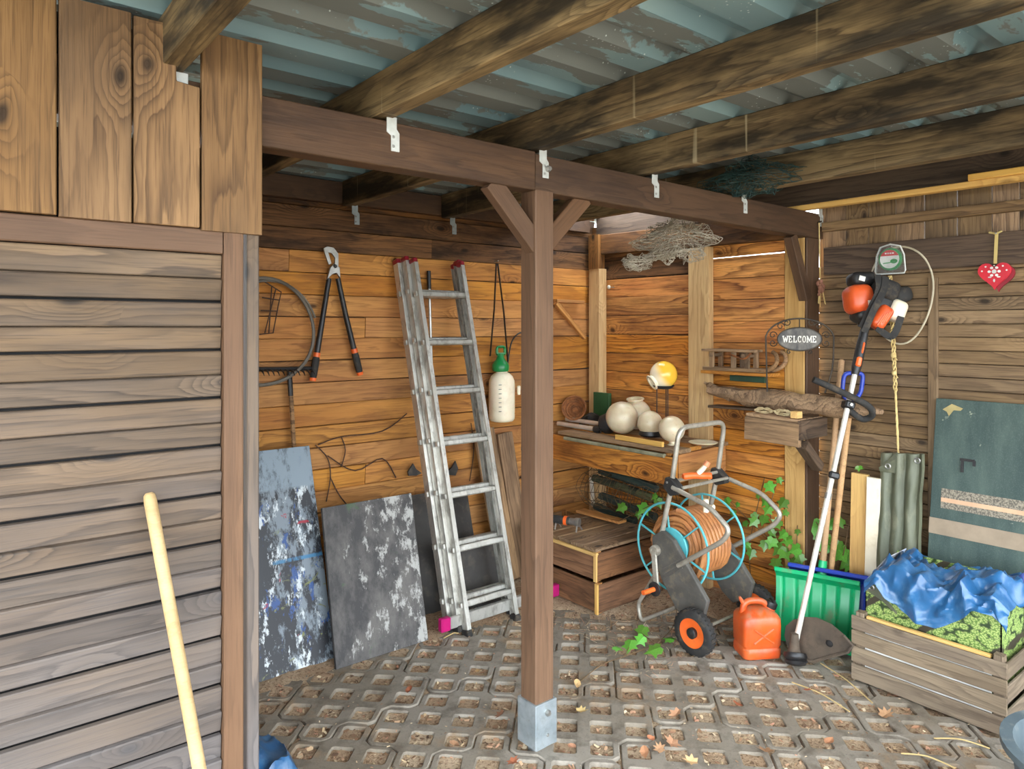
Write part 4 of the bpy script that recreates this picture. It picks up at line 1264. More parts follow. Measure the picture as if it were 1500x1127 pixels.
# split weathered log lying across
t = thing('split_log', (3.66, 2.1, 1.19), 'grey weathered split log lying across the shelf box beside the end post', 'log')
g = MB(); pts = []; n_ = 26; ring = 14
for i in range(n_ + 1):
    f = i / n_
    p = V((3.625 + .03 * f, 2.60 - 1.0 * f, 1.208 + .01 * math.sin(f * 5) + (.035 * (1 - f / .25) if f < .25 else 0)))
    h = .052 * (1 - .55 * max(0, (.3 - f) / .3)) * (1 - .75 * max(0, (f - .78) / .22)); w = .045 * (1 - .3 * max(0, (.2 - f) / .2)) * (1 - .5 * max(0, (f - .8) / .2))
    row = []
    for k in range(ring):
        a = 2 * PI * k / ring
        q = 1 + .28 * noise.noise(V((f * 9, math.cos(a) * 1.7, math.sin(a) * 1.7))) + .18 * noise.noise(V((f * 30, math.cos(a) * 4, math.sin(a) * 4)))
        row.append(p + V((math.cos(a) * w * q, 0, math.sin(a) * h * q)))
    pts.append(row)
c = V((0, 0, 0))
loft(g, pts)
g.build('log', M['rough'], t, smooth=True)
g = MB(); g.tube(smooth_path([V((3.63, 2.45, 1.21)), V((3.625, 2.55, 1.25)), V((3.62, 2.63, 1.285))], 4), [.03] * 4 + [.022] * 3 + [.008] * 2, 8); g.build('splinter', M['rough'], t)
o = plank('thin_board', (3.66, 2.60, 1.143), (3.66, 2.27, 1.15), .10, .014, M['fence_dark'], up=(1, 0, 0)); tag(o, 'thin dark board stuck out under the split log', 'board')
# twine coils under the log
for i, (y_, lb) in enumerate(((2.18, 'left coil of pale twine squeezed under the split log'), (2.06, 'right coil of pale twine squeezed under the split log'))):
    g = MB(); rnd = random.Random(i); pts = []
    for k in range(90):
        a = k * .42; r_ = .022 + .02 * rnd.random()
        pts.append(V((3.53 + .02 * rnd.random(), y_ + (r_ + .014) * math.cos(a), 1.156 + .012 * rnd.random() + .010 * math.sin(a))))
    g.tube(smooth_path(pts, 2), .004, 5); o = g.build('twine_coil', surf('twine_pale%d' % i, (206, 190, 150), (176, 156, 116), rough=.9), org=(3.53, y_, 1.15), smooth=True); tag(o, lb, 'twine')
# plank shelf and sledge on the orange wall
o = plank('wall_shelf', (3.66, 2.64, 1.352), (3.66, 2.19, 1.352), .13, .018, M['ochre'], up=(1, 0, 0)); tag(o, 'narrow wooden wall shelf carrying the little sledge', 'shelf')
plank('green_slat', (3.70, 2.50, 1.318), (3.70, 2.27, 1.318), .035, .02, surf('green_slat', (44, 72, 54), (34, 56, 44), rough=.6), o, label='dark green slat under the shelf')
t = thing('sledge', (3.65, 2.4, 1.362), 'small old wooden sledge with curled runners standing on the wall shelf', 'sledge')
for xx in (3.61, 3.70):
    plank('runner', (xx, 2.63, 1.374), (xx, 2.22, 1.374), .022, .02, M['rough'], t)
    g = MB(); g.tube(smooth_path([V((xx, 2.27, 1.374)), V((xx, 2.22, 1.376)), V((xx, 2.17, 1.396)), V((xx, 2.145, 1.43)), V((xx, 2.15, 1.468)), V((xx, 2.175, 1.485))], 4), [.012] * 20 + [.008], 8); g.build('runner_curl', M['crate_old'], t, smooth=True)
    for yy in (2.57, 2.42, 2.33): plank('strut', (xx, yy, 1.384), (xx, yy, 1.475), .03, .018, M['rough'], t, up=(0, 1, 0))
for yy in (2.57, 2.35): plank('cross_bar', (3.60, yy, 1.455), (3.71, yy, 1.455), .02, .025, M['rough'], t)
for xx in (3.605, 3.655, 3.705): plank('seat_slat', (xx, 2.63, 1.484), (xx, 2.27 + .03 * (xx > 3.65), 1.484), .034, .014, M['rough'], t, up=(1, 0, 0))
g = MB(); g.tube(smooth_path([V((3.60, 2.30, 1.475)), V((3.596, 2.34, 1.44)), V((3.597, 2.40, 1.452)), V((3.6, 2.46, 1.47))], 5), .006, 6); g.build('cord', M['wicker'], t)

# welcome sign
c = at(1171, 497, d=3.62)
nd = V((-.80, -.60, 0)).normalized(); e1 = V((.60, -.80, 0)); e2 = V((0, 0, 1))
S = lambda a, b, k=0: c + e1 * a + e2 * b + nd * k
t = thing('welcome_sign', S(0, -.27), 'oval dark metal sign reading WELCOME on a scrolled wire stake', 'sign')
iron = surf('dark_iron', (70, 60, 48), (44, 38, 32), scale=20, rough=.6, metal=.5)
s = NT('brushed_dark_plate'); P = s.coords(False)
n = s.noise(s.vmath('MULTIPLY', P, (6, 6, 3)), 3, 4, .6)
M['plate'] = s.done(s.mix(s.rng(n, .4, .62), lin((26, 23, 21)), lin((84, 78, 70))), .4, .4)
RXs, RYs = .105, .058
g = MB(); g.prism([S(RXs * math.cos(i * PI / 20), RYs * math.sin(i * PI / 20), 0) for i in range(40)], nd * .006); pl = g.build('plate', M['plate'], t, bevel=.0015)
MB().tube([S(RXs * math.cos(i * PI / 24), RYs * math.sin(i * PI / 24), .004) for i in range(48)], .004, 6, closed=True).build('rim', iron, pl, smooth=True)
arc = [S(-.162 * math.cos(i * PI / 18), .0 + .105 * math.sin(i * PI / 18)) for i in range(19)]
MB().tube(smooth_path([S(-.155, -.272), S(-.158, -.15)] + arc + [S(.155, -.15), S(.12, -.272)], 3), .0042, 6).build('stake', iron, t, smooth=True)
def scroll(a, b, r, d0, flip=1):
    return MB().tube([S(a + r * (1 - k / 22) * math.cos(d0 + flip * k * .42), b + r * (1 - k / 22) * math.sin(d0 + flip * k * .42), -.002) for k in range(18)], .0026, 5).build('scroll', iron, t, smooth=True)
for (a, b, r, d0, fl) in ((-.09, .066, .02, 0, 1), (-.06, .084, .018, 1, -1), (.06, .084, .018, 2, 1), (.09, .066, .02, 3, -1), (-.127, .02, .02, 0, 1), (-.127, -.02, .02, 0, -1), (.127, .02, .02, 3, -1), (.127, -.02, .02, 3, 1), (-.05, -.066, .011, 1, 1), (.05, -.066, .011, 2, -1)): scroll(a, b, r, d0, fl)
MB().tube([S(0, .058), S(0, .105)], .003, 5).build('link', iron, t)
letm = surf('letter_white', (232, 226, 214), rough=.5)
def arcp(a0, a1, n=14): return [(.5 + .42 * math.cos(math.radians(a0 + (a1 - a0) * i / n)), .5 + .5 * math.sin(math.radians(a0 + (a1 - a0) * i / n))) for i in range(n + 1)]
LET = {'W': [[(.0, 1), (.26, 0), (.5, .8), (.74, 0), (1, 1)], [(-.1, 1), (.16, 1)], [(.86, 1), (1.1, 1)]],
       'E': [[(.15, 0), (.15, 1)], [(0, 1), (.85, 1), (.85, .8)], [(0, 0), (.85, 0), (.85, .2)], [(.15, .52), (.62, .52)]],
       'L': [[(.2, 0), (.2, 1)], [(.02, 1), (.4, 1)], [(.02, 0), (.88, 0), (.88, .25)]],
       'C': [arcp(45, 315), [(.82, .72), (.82, 1)]], 'O': [arcp(0, 360, 20)],
       'M': [[(.05, 0), (.12, 1), (.5, .15), (.88, 1), (.95, 0)], [(-.08, 0), (.2, 0)], [(.8, 0), (1.08, 0)], [(-.05, 1), (.14, 1)], [(.86, 1), (1.05, 1)]]}
word = 'WELCOME'; lw, lh, gap = .0165, .03, .0052
ws = [lw * (1.35 if ch in 'WM' else 1.0) for ch in word]
x0 = -(sum(ws) + gap * 6) / 2
for ch, w in zip(word, ws):
    g = MB()
    for st in LET[ch]:
        for p, q in zip(st[:-1], st[1:]):
            pa, pb = S(x0 + p[0] * w, -lh / 2 + p[1] * lh, .0075), S(x0 + q[0] * w, -lh / 2 + q[1] * lh, .0075)
            d = (pb - pa).normalized() * .0012
            g.bar(pa - d, pb + d, .0042, .002, up=nd.cross(pb - pa))
    g.build('letter', letm, pl, kind='stuff')
    x0 += w + gap

# ================================================================== snow shovels
green = surf('green_shovel', (22, 176, 112), (16, 156, 96), scale=5, rough=.35, dirt=(136, 120, 92), dirt_thr=(.56, .72), dirt_amt=.65, stretch=(1, 1, .35))
blue = surf('blue_shovel', (36, 66, 176), (30, 54, 150), rough=.4, dirt=(120, 110, 100), dirt_amt=.3)
def shovel(o, BL, BR, TL, TR, mat, h0, h1, lb, hm, grip):
    t = thing('snow_shovel', (BL + BR) / 2, lb, 'snow shovel', 'snow shovels'); back = V((1, .38, 0)).normalized()
    def fn(a, b):
        p = (BL * (1 - a) + BR * a) * (1 - b) + (TL * (1 - a) + TR * a) * b
        curve = .045 * math.sin(PI * b) ** 1.0
        q = (a * 6.0) % 1.0
        rib = .007 if (.38 < q < .62) else 0.0
        return p + back * (curve + rib * (1 if b < .86 else 0)) - back * (.05 * max(0, (b - .88) / .12))
    g = MB(); g.sheet(fn, 48, 14, back * .004); g.build('blade', mat, t, smooth=True)
    MB().bar(TL - back * .05 + V((0, 0, .004)), TR - back * .05 + V((0, 0, .004)), .022, .016).build('top_rim', mat, t, bevel=.004)
    g = MB(); d = (h1 - h0).normalized(); g.tube([h0 - d * .02, h0 + d * .10], [.026, .021], 12); g.build('socket', mat, t, smooth=True)
    MB().tube([h0, h1 - d * .005, h1], [.0155, .0155, .010], 14).build('handle', hm, t, smooth=True)
    if grip:
        r_ = _RT
        pts = round_path([h1 - d * .05, h1 + d * .0 - r_ * .05, h1 + d * .115 - r_ * .052, h1 + d * .115 + r_ * .052, h1 - r_ * -.05, h1 - d * .045], .03, 4)
        MB().tube(pts, .0115, 10).build('grip', mat, t, smooth=True)
        MB().tube([h1 - d * .12, h1 + d * .0], [.019, .021], 12).build('grip_socket', mat, t, smooth=True)
    return t
BL, BR = V((3.35, 2.015, .012)), V((3.475, 1.655, .012)); TL, TR = V((3.50, 2.085, .335)), V((3.625, 1.69, .335))
shovel(None, BL, BR, TL, TR, green, at(1203, 850, x=3.60), at(1233, 527, x=3.862), 'green snow shovel with a plain wooden handle standing behind the fuel can', M['handle_old'], False)
sh = V((.085, -.03, .012))
shovel(None, BL + sh * V((1, 1, 0)), BR + sh * V((1, 1, 0)), TL + sh, TR + sh, blue, at(1214, 862, x=3.665), at(1247, 578, x=3.80), 'blue snow shovel with a blue grip standing behind the green one', M['handle_old'], True)

# ================================================================== brush cutter
Hd = V((3.185, 1.80, .085)); Mt = at(1266, 486, x=3.68)
a_ = (Mt - Hd).normalized(); r_ = (_RT - a_ * _RT.dot(a_)).normalized(); n_ = r_.cross(a_)
if n_.dot(_FW) > 0: n_ = -n_
Q = lambda i, j, k=0: Mt + r_ * i + a_ * j + n_ * k
RB = Matrix((r_, a_, n_)).transposed()
t = thing('brush_cutter', Hd - V((0, 0, .08)), 'orange and black petrol brush cutter standing on its head against the fence', 'brush cutter')
whitem = surf('scuffed_shaft', (226, 222, 212), (204, 196, 180), scale=6, rough=.35, metal=.3, dirt=(160, 128, 92), dirt_amt=.5)
MB().tube([Hd, Q(0, -.16)], .0132, 14).build('shaft', whitem, t, smooth=True)
MB().tube([Q(0, -.35 - .52), Q(0, -.35 - .49)], .017, 14).build('shaft_joint', M['steel'], t, smooth=True)
g = MB(); q0 = at(1213, 708, d=1); f_ = .0
jp = Hd + (Mt - Hd) * .53
MB().box(jp + n_ * .015, (.05, .035, .03), RB).build('clamp_knob', M['blackplastic'], t, bevel=.008)
MB().tube([Q(0, -.23), Q(0, -.19), Q(0, -.1), Q(0, -.02), Q(0, .03)], [.018, .024, .025, .022, .02], 14).build('throttle_grip', M['blackplastic'], t, smooth=True)
MB().box(Q(-.004, -.165, .022), (.026, .05, .02), RB).build('throttle_trigger', M['orangeplastic'], t, bevel=.006)
MB().box(Q(.002, -.09, .022), (.01, .06, .014), RB).build('lock_lever', M['orangeplastic'], t, bevel=.004)
# motor
def blob(nm, c_, d_, m, bev, rot=0, parent=None, lb=None):
    g = MB(); g.box(Q(*c_), d_, RB @ Matrix.Rotation(rot, 3, 'Z')); return g.build(nm, m, parent or t, smooth=True, bevel=bev, seg=4, label=lb)
mo = surf('motor_orange', (220, 92, 42), (204, 78, 34), rough=.35, dirt=(140, 80, 50), dirt_amt=.3)
eng = blob('engine', (.015, .13, -.01), (.15, .19, .12), M['blackplastic'], .03, -.2)
blob('housing', (-.065, .155, .0), (.13, .15, .14), mo, .045, .35, eng)
blob('air_filter_cover', (-.07, .265, -.01), (.12, .07, .11), M['blackplastic'], .025, .3, eng)
blob('top_cover', (.04, .235, .03), (.13, .10, .10), M['rubber'], .03, -.1, eng)
blob('starter_cover', (.05, .085, .035), (.075, .13, .075), mo, .025, -.35, eng)
tkc = blob('fuel_tank', (.125, .145, .02), (.085, .11, .085), M['tank'], .028, -.15, eng, 'milky white fuel tank')
blob('recoil_starter', (.135, .235, .01), (.10, .08, .09), M['rubber'], .03, .5, eng)
MB().box(Q(-.092, .25, .055), (.03, .025, .004), RB).build('label_plate', letm, eng)
MB().box(Q(-.03, .12, .075), (.022, .05, .006), RB @ Matrix.Rotation(.3, 3, 'Z')).build('label_plate', letm, eng)
for k in range(4): MB().box(Q(.036 + k * .012, .062 + k * .01, .074), (.006, .07, .006), RB @ Matrix.Rotation(-.35, 3, 'Z')).build('cooling_fin', M['orangeplastic'], eng)
MB().lathe([(0, 0), (.03, 0), (.034, .02), (.03, .035), (0, .035)], Q(.0, .03, -.02), a_, 18).build('clutch_cover', M['blackplastic'], eng, smooth=True)
# carrying strap
for pts in ([(-.035, .28, .085), (-.02, .2, .105), (-.035, .1, .10), (-.045, -.0, .06)], [(.005, .28, .09), (.0, .2, .11), (-.03, .08, .115), (-.03, -.02, .07)], [(.03, .02, .06), (.1, -.005, .06), (.13, .03, .05), (.135, .11, .06)]):
    P_ = smooth_path([Q(*p) for p in pts], 5)
    g = MB()
    for p, q in zip(P_[:-1], P_[1:]): g.bar(p, q + (q - p) * .1, .034, .004, up=(q - p).cross(n_))
    g.build('strap', M['rubber'], t, kind='stuff')
# loop handle
lc = at(1243, 592, d=(Hd + (Mt - Hd) * .74 - V((0, 0, H))).dot(_FW))
k_ = (lc - Mt).dot(a_)
Z_ = lambda i, j, kk: Q(i, k_ + j, kk)
pts = [Z_(-.215, .062, .05), Z_(-.1, .045, .05), Z_(.0, .028, .05), Z_(.07, .015, .04), Z_(.115, -.005, .02), Z_(.125, -.03, -.01), Z_(.10, -.048, -.035), Z_(.05, -.035, -.03), Z_(.0, -.012, -.02)]
MB().tube(smooth_path(pts, 5), .0165, 12).build('loop_handle', M['rubber'], t, smooth=True)
MB().box(Z_(0, -.004, .0), (.05, .04, .06), RB).build('handle_clamp', M['blackplastic'], t, bevel=.008)
bolt_ = MB(); bolt(bolt_, Z_(.0, -.004, .03), n_, .01, .008); bolt_.build('clamp_bolt', M['steel'], t)
# guard and cutting head
muddy = surf('muddy_guard', (88, 74, 60), (68, 58, 48), scale=9, rough=.85, dirt=(62, 54, 46), dirt_amt=.6, bump=.5)
gp = [(1145, 934), (1146, 920), (1156, 911), (1172, 907), (1190, 908), (1212, 918), (1232, 934), (1246, 948), (1240, 957), (1216, 963), (1190, 972), (1176, 982), (1162, 978), (1152, 955)]
top = [at(u, v, x=3.225 + .0) for u, v in gp]
top = [V((p.x + .12 * (p.z - .05) + .02, p.y, max(p.z, .03))) for p in top]
g = MB(); g.prism(top, V((-.006, -.004, .002))); gd = g.build('guard', muddy, t)
rim = [p + V((-.014, 0, .0)) for p in top[6:13]]
for p, q in zip(rim[:-1], rim[1:]): pass
g = MB(); g.tube(rim, .008, 6); g.build('guard_lip', muddy, gd, smooth=True)
MB().ball(top[7] * .25 + top[9] * .5 + top[3] * .25 + V((-.012, 0, .0)), .018, 10, (.3, 1, .9)).build('mud_spot', M['dark'], gd, smooth=True)
hd = MB().tube([Hd + V((.0, 0, .07)), Hd + V((-.0, 0, .0)), Hd + V((-.005, .0, -.025))], [.018, .024, .034], 14).build('gear_head', muddy, t, smooth=True)
ax = V((-.35, -.25, -1)).normalized()
MB().lathe([(.02, -.02), (.05, -.018), (.054, -.004), (.05, .01), (.044, .014), (.05, .02), (.044, .034), (.02, .04), (0, .04)], Hd + V((.0, -.004, -.04)), ax, 28).build('spool', M['blackplastic'], t, smooth=True)
MB().tube(smooth_path([Hd + V((.04, -.02, -.06)), Hd + V((.01, -.055, -.05)), Hd + V((-.035, -.03, -.055)), Hd + V((-.03, .02, -.06))], 5), .006, 6).build('trimmer_line', M['blackplastic'], t)

# ================================================================== things hanging on the fence
XH = XF - .008
cc = at(1318, 433, x=3.872)
t = thing('wire_hoop', cc, 'oval loop of pale cable hanging on the fence behind the motor', 'cable')
g = MB(); g.tube([cc + V((.0 + .006 * math.sin(3 * a), .158 * math.cos(a) + .01 * math.sin(2 * a), .252 * math.sin(a))) for a in [i * PI / 24 for i in range(48)]], .0052, 8, closed=True); g.build('cable', surf('cable_pale', (196, 186, 160), (168, 156, 130), rough=.5), t, smooth=True)
g = MB(); q = cc + V((.0, .03, .252)); g.tube([V((3.885, q.y, q.z + .012)), V((3.85, q.y, q.z + .004))], .004, 6); g.build('nail', M['steel'], t)
# round pack
c = at(1305, 380, x=3.862)
D = lambda a, b, k=0: c + V((-k, -a, b))
t = thing('line_pack', c, 'round green, red and white disc in a clear pack hanging on the fence', 'disc pack')
gm, rm, wm_ = surf('pack_green', (24, 146, 66), rough=.35), surf('pack_red', (206, 40, 40), rough=.35), surf('pack_white', (236, 236, 228), rough=.35)
s = NT('clear_plastic'); s.done((.95, .97, .96, 1), .08, Transmission_Weight=.9, Alpha=.5); M['clear'] = s.m
rd = .058
MB().lathe([(0, 0), (rd, 0), (rd, .012), (rd - .003, .015), (0, .015)], c, (-1, 0, 0), 36).build('disc', gm, t, smooth=True)
MB().prism([D(.048 * math.cos(a), .048 * math.sin(a), .0155) for a in [i * PI / 18 for i in range(36)]], (-.0015, 0, 0)).build('white_face', wm_, t)
a0 = math.asin(.35); P_ = [D(.048 * math.cos(a0 + (PI - 2 * a0) * i / 16), .048 * math.sin(a0 + (PI - 2 * a0) * i / 16), .0172) for i in range(17)]
MB().prism(P_, (-.0012, 0, 0)).build('red_band', rm, t)
MB().prism([D(.022 + .018 * math.cos(a), -.012 + .012 * math.sin(a), .0172) for a in [i * PI / 10 for i in range(20)]], (-.0012, 0, 0)).build('emblem', gm, t, label='green drop-shaped emblem')
MB().prism([D(-.034, -.024, .0172), D(.01, -.02, .0172), D(.012, -.015, .0172), D(-.03, -.019, .0172)], (-.0012, 0, 0)).build('emblem_tail', gm, t)
for k in range(4): MB().box(D(-.018 + k * .012, .030, .0188), (.001, .008, .007)).build('lettering', wm_, t)
pk = [D(-.07, -.075), D(.07, -.075), D(.075, -.06), D(.068, .02), D(.05, .065), D(0, .078), D(-.05, .065), D(-.068, .02), D(-.075, -.06)]
g = MB(); g.tube([p + V((-.008, 0, 0)) for p in pk], .004, 6, closed=True); g.build('pack_rim', wm_, t, smooth=True)
MB().prism([p + V((-.021, 0, 0)) for p in pk], (-.001, 0, 0)).build('clear_cover', M['clear'], t)
# heart
c = at(1459, 402, x=3.858)
t = thing('felt_heart', c, 'red heart with white folk pattern hanging from a ribbon on the fence', 'heart')
def heart(sc, off, k0, th, m, nm):
    pts = []
    for i in range(40):
        a = 2 * PI * i / 40
        x = 16 * math.sin(a) ** 3; y = 13 * math.cos(a) - 5 * math.cos(2 * a) - 2 * math.cos(3 * a) - math.cos(4 * a)
        pts.append(c + V((-k0, -(x / 16 * sc * .068 + off[0]), y / 16 * sc * .07 + off[1])))
    return MB().prism(pts, (-th, 0, 0)).build(nm, m, t, bevel=.003)
heart(.96, (.012, -.012), -.004, .012, surf('heart_dark', (150, 24, 40), rough=.5), 'back_layer')
hm = surf('heart_red', (206, 36, 52), (184, 28, 44), rough=.35)
fr = heart(1.0, (0, 0), .012, .012, hm, 'front_layer')
for (a, b, w, h) in [(0, .012, .010, .010)] + [(.02 * math.cos(k * PI / 3), .012 + .02 * math.sin(k * PI / 3), .007, .006) for k in range(6)] + [(-.035, .036, .004, .004), (.035, .036, .004, .004), (-.05, .016, .004, .004), (.05, .016, .004, .004), (0, -.03, .004, .008), (-.018, -.014, .008, .003), (.018, -.014, .008, .003), (0, .04, .003, .003)]:
    MB().prism([c + V((-.0245, -(a + w * math.cos(q)), b + h * math.sin(q))) for q in [i * PI / 5 for i in range(10)]], (-.0008, 0, 0)).build('ornament', wm_, fr)
q = at(1461, 343, x=3.872); MB().bar(c + V((-.01, 0, .05)), V((3.862, q.y, q.z)), .014, .002, up=(0, 1, 0)).build('ribbon', surf('ribbon', (206, 182, 116), (186, 160, 96), rough=.8), t)
MB().tube([V((3.89, q.y, q.z)), V((3.85, q.y, q.z + .002))], .004, 6).build('nail', M['steel'], t)
g = MB(); g.tube([V((3.86, q.y + .03, q.z + .01)), V((3.855, q.y, q.z)), V((3.86, q.y - .022, q.z + .012))], .005, 6); g.build('bow', surf('bow', (206, 182, 116), rough=.8), t)
# twine hanging from the pack
twm = surf('sisal_twine', (218, 194, 134), (188, 160, 100), scale=40, rough=.9, bump=.5, bscale=200)
q0 = at(1304, 404, x=3.862); q1 = at(1316, 664, x=3.862)
t = thing('sisal_twine', q1, 'knotted pale twine hanging down the fence from the round pack', 'twine')
for k in range(3):
    pts = []
    for i in range(60):
        f = i / 59; p = q0 * (1 - f) + q1 * f; w = .008 if f < .65 else .002
        pts.append(V((3.862 + .004 * math.sin(i * .9 + k * 2.1), p.y + w * math.cos(i * .9 + k * 2.1) + .004 * noise.noise(V((i * .2, k, 0))), p.z)))
    MB().tube(pts, .0038, 6).build('strand', twm, t, smooth=True)
for f in (.32, .45, .55):
    p = q0 * (1 - f) + q1 * f
    MB().ball(p + V((-.006, 0, 0)), .013, 10, (.8, 1, 1.2)).build('knot', twm, t, smooth=True)
    MB().tube([p, p + V((-.01, .02 * (-1) ** int(f * 100), -.025))], .003, 5).build('loose_end', twm, t)
# dried bunch by the post
q = at(1209, 325, x=3.83); q = V((3.83, 2.018, q.z)); e = V((3.83, 2.012, at(1208, 405, x=3.83).z))
t = thing('dried_bunch', e, 'bunch of dried flowers hanging head down on a cord beside the end post', 'dried flowers')
MB().tube([q, e], .003, 5).build('cord', twm, t)
MB().tube([V((3.85, 2.04, q.z + .003)), V((3.82, 2.0, q.z + .003))], .005, 6).build('hook', iron, t)
dm = surf('dried_pink', (164, 112, 92), (128, 88, 66), scale=30, rough=.95); rnd = random.Random(9)
for k in range(16):
    p = e + V((rnd.uniform(-.02, .02), rnd.uniform(-.014, .01), -.02 - rnd.random() * .09))
    MB().ball(p, rnd.uniform(.007, .013), 8, (1, 1, 1.3)).build('flower_head', dm, t, smooth=True)
for k in range(7): MB().tube([e, e + V((rnd.uniform(-.03, .03), rnd.uniform(-.02, .01), -.12 - rnd.random() * .05))], .0022, 4).build('stalk', twm, t)

# ================================================================== boards, folded tarpaulin and big panel by the fence
o = plank('offcut_board', (3.765, 1.775, .01), (3.80, 1.775, .845), .085, .03, M['lath'], up=(0, 1, 0)); tag(o, 'yellow knotty board standing upright left of the white board', 'board')
o = plank('offcut_board', (3.735, 1.69, .01), (3.775, 1.69, .84), .07, .03, surf('white_board', (236, 226, 204), (222, 208, 180), scale=5, rough=.6, dirt=(180, 150, 110), dirt_amt=.35), up=(0, 1, 0)); tag(o, 'white painted board standing between yellow board and folded tarpaulin', 'board')
olive = surf('olive_tarp', (104, 106, 84), (84, 88, 70), scale=7, rough=.55, dirt=(160, 154, 128), dirt_amt=.35, bump=.5, bscale=40, stretch=(1, 1, .4))
t = thing('folded_tarpaulin', (3.78, 1.54, 0), 'folded olive tarpaulin with eyelets standing against the fence left of the big panel', 'tarpaulin')
def fn(a, b):
    y = 1.665 - .20 * a; z = .006 + .965 * b
    pl = .022 * abs(math.sin(a * PI * 3.2 + .4 * b)) + .006 * noise.noise(V((a * 8, b * 12, 2)))
    return V((3.70 + .10 * b - pl, y + .006 * noise.noise(V((b * 7, 3, a * 3))), z + .02 * a * b))
g = MB(); g.sheet(fn, 30, 40, (.035, 0, 0)); g.build('sheet', olive, t, smooth=True)
g = MB(); g.prism([V((3.775, 1.575, .99)), V((3.762, 1.66, .90)), V((3.765, 1.655, .88)), V((3.755, 1.58, .885)), V((3.757, 1.57, .96))], (-.008, 0, .0)); fl = g.build('folded_corner', olive, t)
g = MB(); q = V((3.748, 1.612, .915)); g.tube([q + V((0, .012 * math.cos(a), .012 * math.sin(a))) for a in [i * PI / 8 for i in range(16)]], .004, 6, closed=True); g.build('eyelet', M['steel'], fl, smooth=True)
g = MB(); q = V((3.742, 1.47, .965)); g.tube([q + V((0, .012 * math.cos(a), .012 * math.sin(a))) for a in [i * PI / 8 for i in range(16)]], .004, 6, closed=True); g.build('eyelet', M['steel'], t, smooth=True)

s = NT('panel_green_cloth'); P = s.coords(False)
n = s.noise(s.vmath('MULTIPLY', P, (4, 4, .8)), 3, 5, .6); w = s.noise(s.vmath('MULTIPLY', P, (10, 220, 160)), 1, 3, .6)
col = s.mix(s.rng(n, .36, .66), lin((46, 64, 60)), lin((70, 86, 78)))
col = s.mix(s.rng(w, .5, .75, 0, .4), col, lin((98, 108, 98)))
col = s.mix(s.rng(s.noise(P, 10, 6, .72), .66, .70, 0, .7), col, lin((172, 176, 150)))
s.bump(w, .3, .003)
M['panel'] = s.done(col, .6)
PB, PT = V((3.695, 0, .006)), V((3.868, 0, 1.268)); pdir = (PT - PB); pn = V((-pdir.z, 0, pdir.x)).normalized()
t = thing('large_panel', (3.70, .95, 0), 'large dark green cloth-covered panel with tan stripes leaning on the fence', 'panel')
ya, yb = 1.432, .38
g = MB(); g.prism([V((PB.x, ya, PB.z)), V((PB.x, yb, PB.z)), V((PT.x, yb, PT.z)), V((PT.x, ya, PT.z))], -pn * .022); g.build('sheet', M['panel'], t, bevel=.002)
pp = lambda y, z, k=.001: PB + (PT - PB) * ((z - PB.z) / (PT.z - PB.z)) + V((0, y, 0)) + pn * k
s = NT('mottled_tape'); P = s.coords(False)
vd = s.noise(P, 130, 3, .7); M['tape'] = s.done(s.mix(s.rng(vd, .44, .56), lin((92, 86, 76)), lin((146, 136, 118))), .8)
tan = surf('tan_tape', (152, 134, 112), (134, 118, 98), scale=9, rough=.7); pink = surf('pink_tape', (206, 166, 132), (186, 148, 116), rough=.7)
for (z0, z1, y0, m, nm) in ((.792, .836, 1.385, M['tape'], 'mottled_strip'), (.772, .792, 1.385, pink, 'pink_strip'), (.742, .772, 1.385, M['tape'], 'mottled_strip'), (.615, .69, ya, tan, 'tan_stripe')):
    g = MB(); g.prism([pp(y0, z0), pp(yb, z0), pp(yb, z1), pp(y0, z1)], pn * .0018); g.build(nm, m, t)
g = MB(); g.prism([pp(1.36 + a, 1.215 + b) for a, b in ((.0, .03), (-.05, .012), (-.04, 0), (-.01, -.0), (.01, -.03), (.02, -.01), (.04, .0))], pn * .001); g.build('scratch', surf('scratch_straw', (186, 168, 112), rough=.8), t)
g = MB(); g.bar(pp(1.30, .985), pp(1.30, .925), .012, .012, up=(0, 1, 0)); g.bar(pp(1.31, .985), pp(1.25, .985), .012, .012); g.bar(pp(1.25, .985), pp(1.25, .96), .012, .012, up=(0, 1, 0)); g.build('hook', M['blackplastic'], t, kind='stuff')

# ================================================================== vegetable crate and its box
cx0, cx1, cy0, cy1 = 3.27, 3.67, .955, 1.565
t = thing('fruit_crate', (3.47, 1.26, 0), 'grey slatted wooden fruit crate standing in front of the large green panel', 'crate')
SL = [(.006, .078), (.087, .158), (.168, .230), (.236, .297)]
for z0, z1 in SL:
    plank('side_slat', (cx0, cy1, (z0 + z1) / 2), (cx0, cy0, (z0 + z1) / 2 - .002), z1 - z0, .012, M['crate'], t, nseg=4, jit=.001)
    plank('side_slat', (cx1, cy1, (z0 + z1) / 2), (cx1, cy0, (z0 + z1) / 2), z1 - z0, .012, M['crate'], t)
for z0, z1 in ((.012, .10), (.13, .20), (.225, .29)):
    for yy in (cy0 + .006, cy1 - .006):
        plank('end_slat', (cx0 + .008, yy, (z0 + z1) / 2), (cx1 - .008, yy, (z0 + z1) / 2), z1 - z0, .012, M['crate'], t)
for xx in (cx0 + .026, cx1 - .026):
    for yy in (cy0 + .032, cy1 - .032):
        plank('corner_post', (xx, yy, .004), (xx, yy, .315), .04, .036, M['crate'], t, up=(1, 0, 0))
for k in range(5):
    yy = cy0 + .06 + k * .122; plank('base_slat', (cx0 + .01, yy, .016), (cx1 - .01, yy, .016), .09, .01, M['crate'], t, up=(0, 1, 0))
plank('top_lath', (cx0 + .022, cy1 - .06, .299), (cx0 + .022, cy0 + .06, .297), .022, .014, M['lath'], t, up=(1, 0, 0))
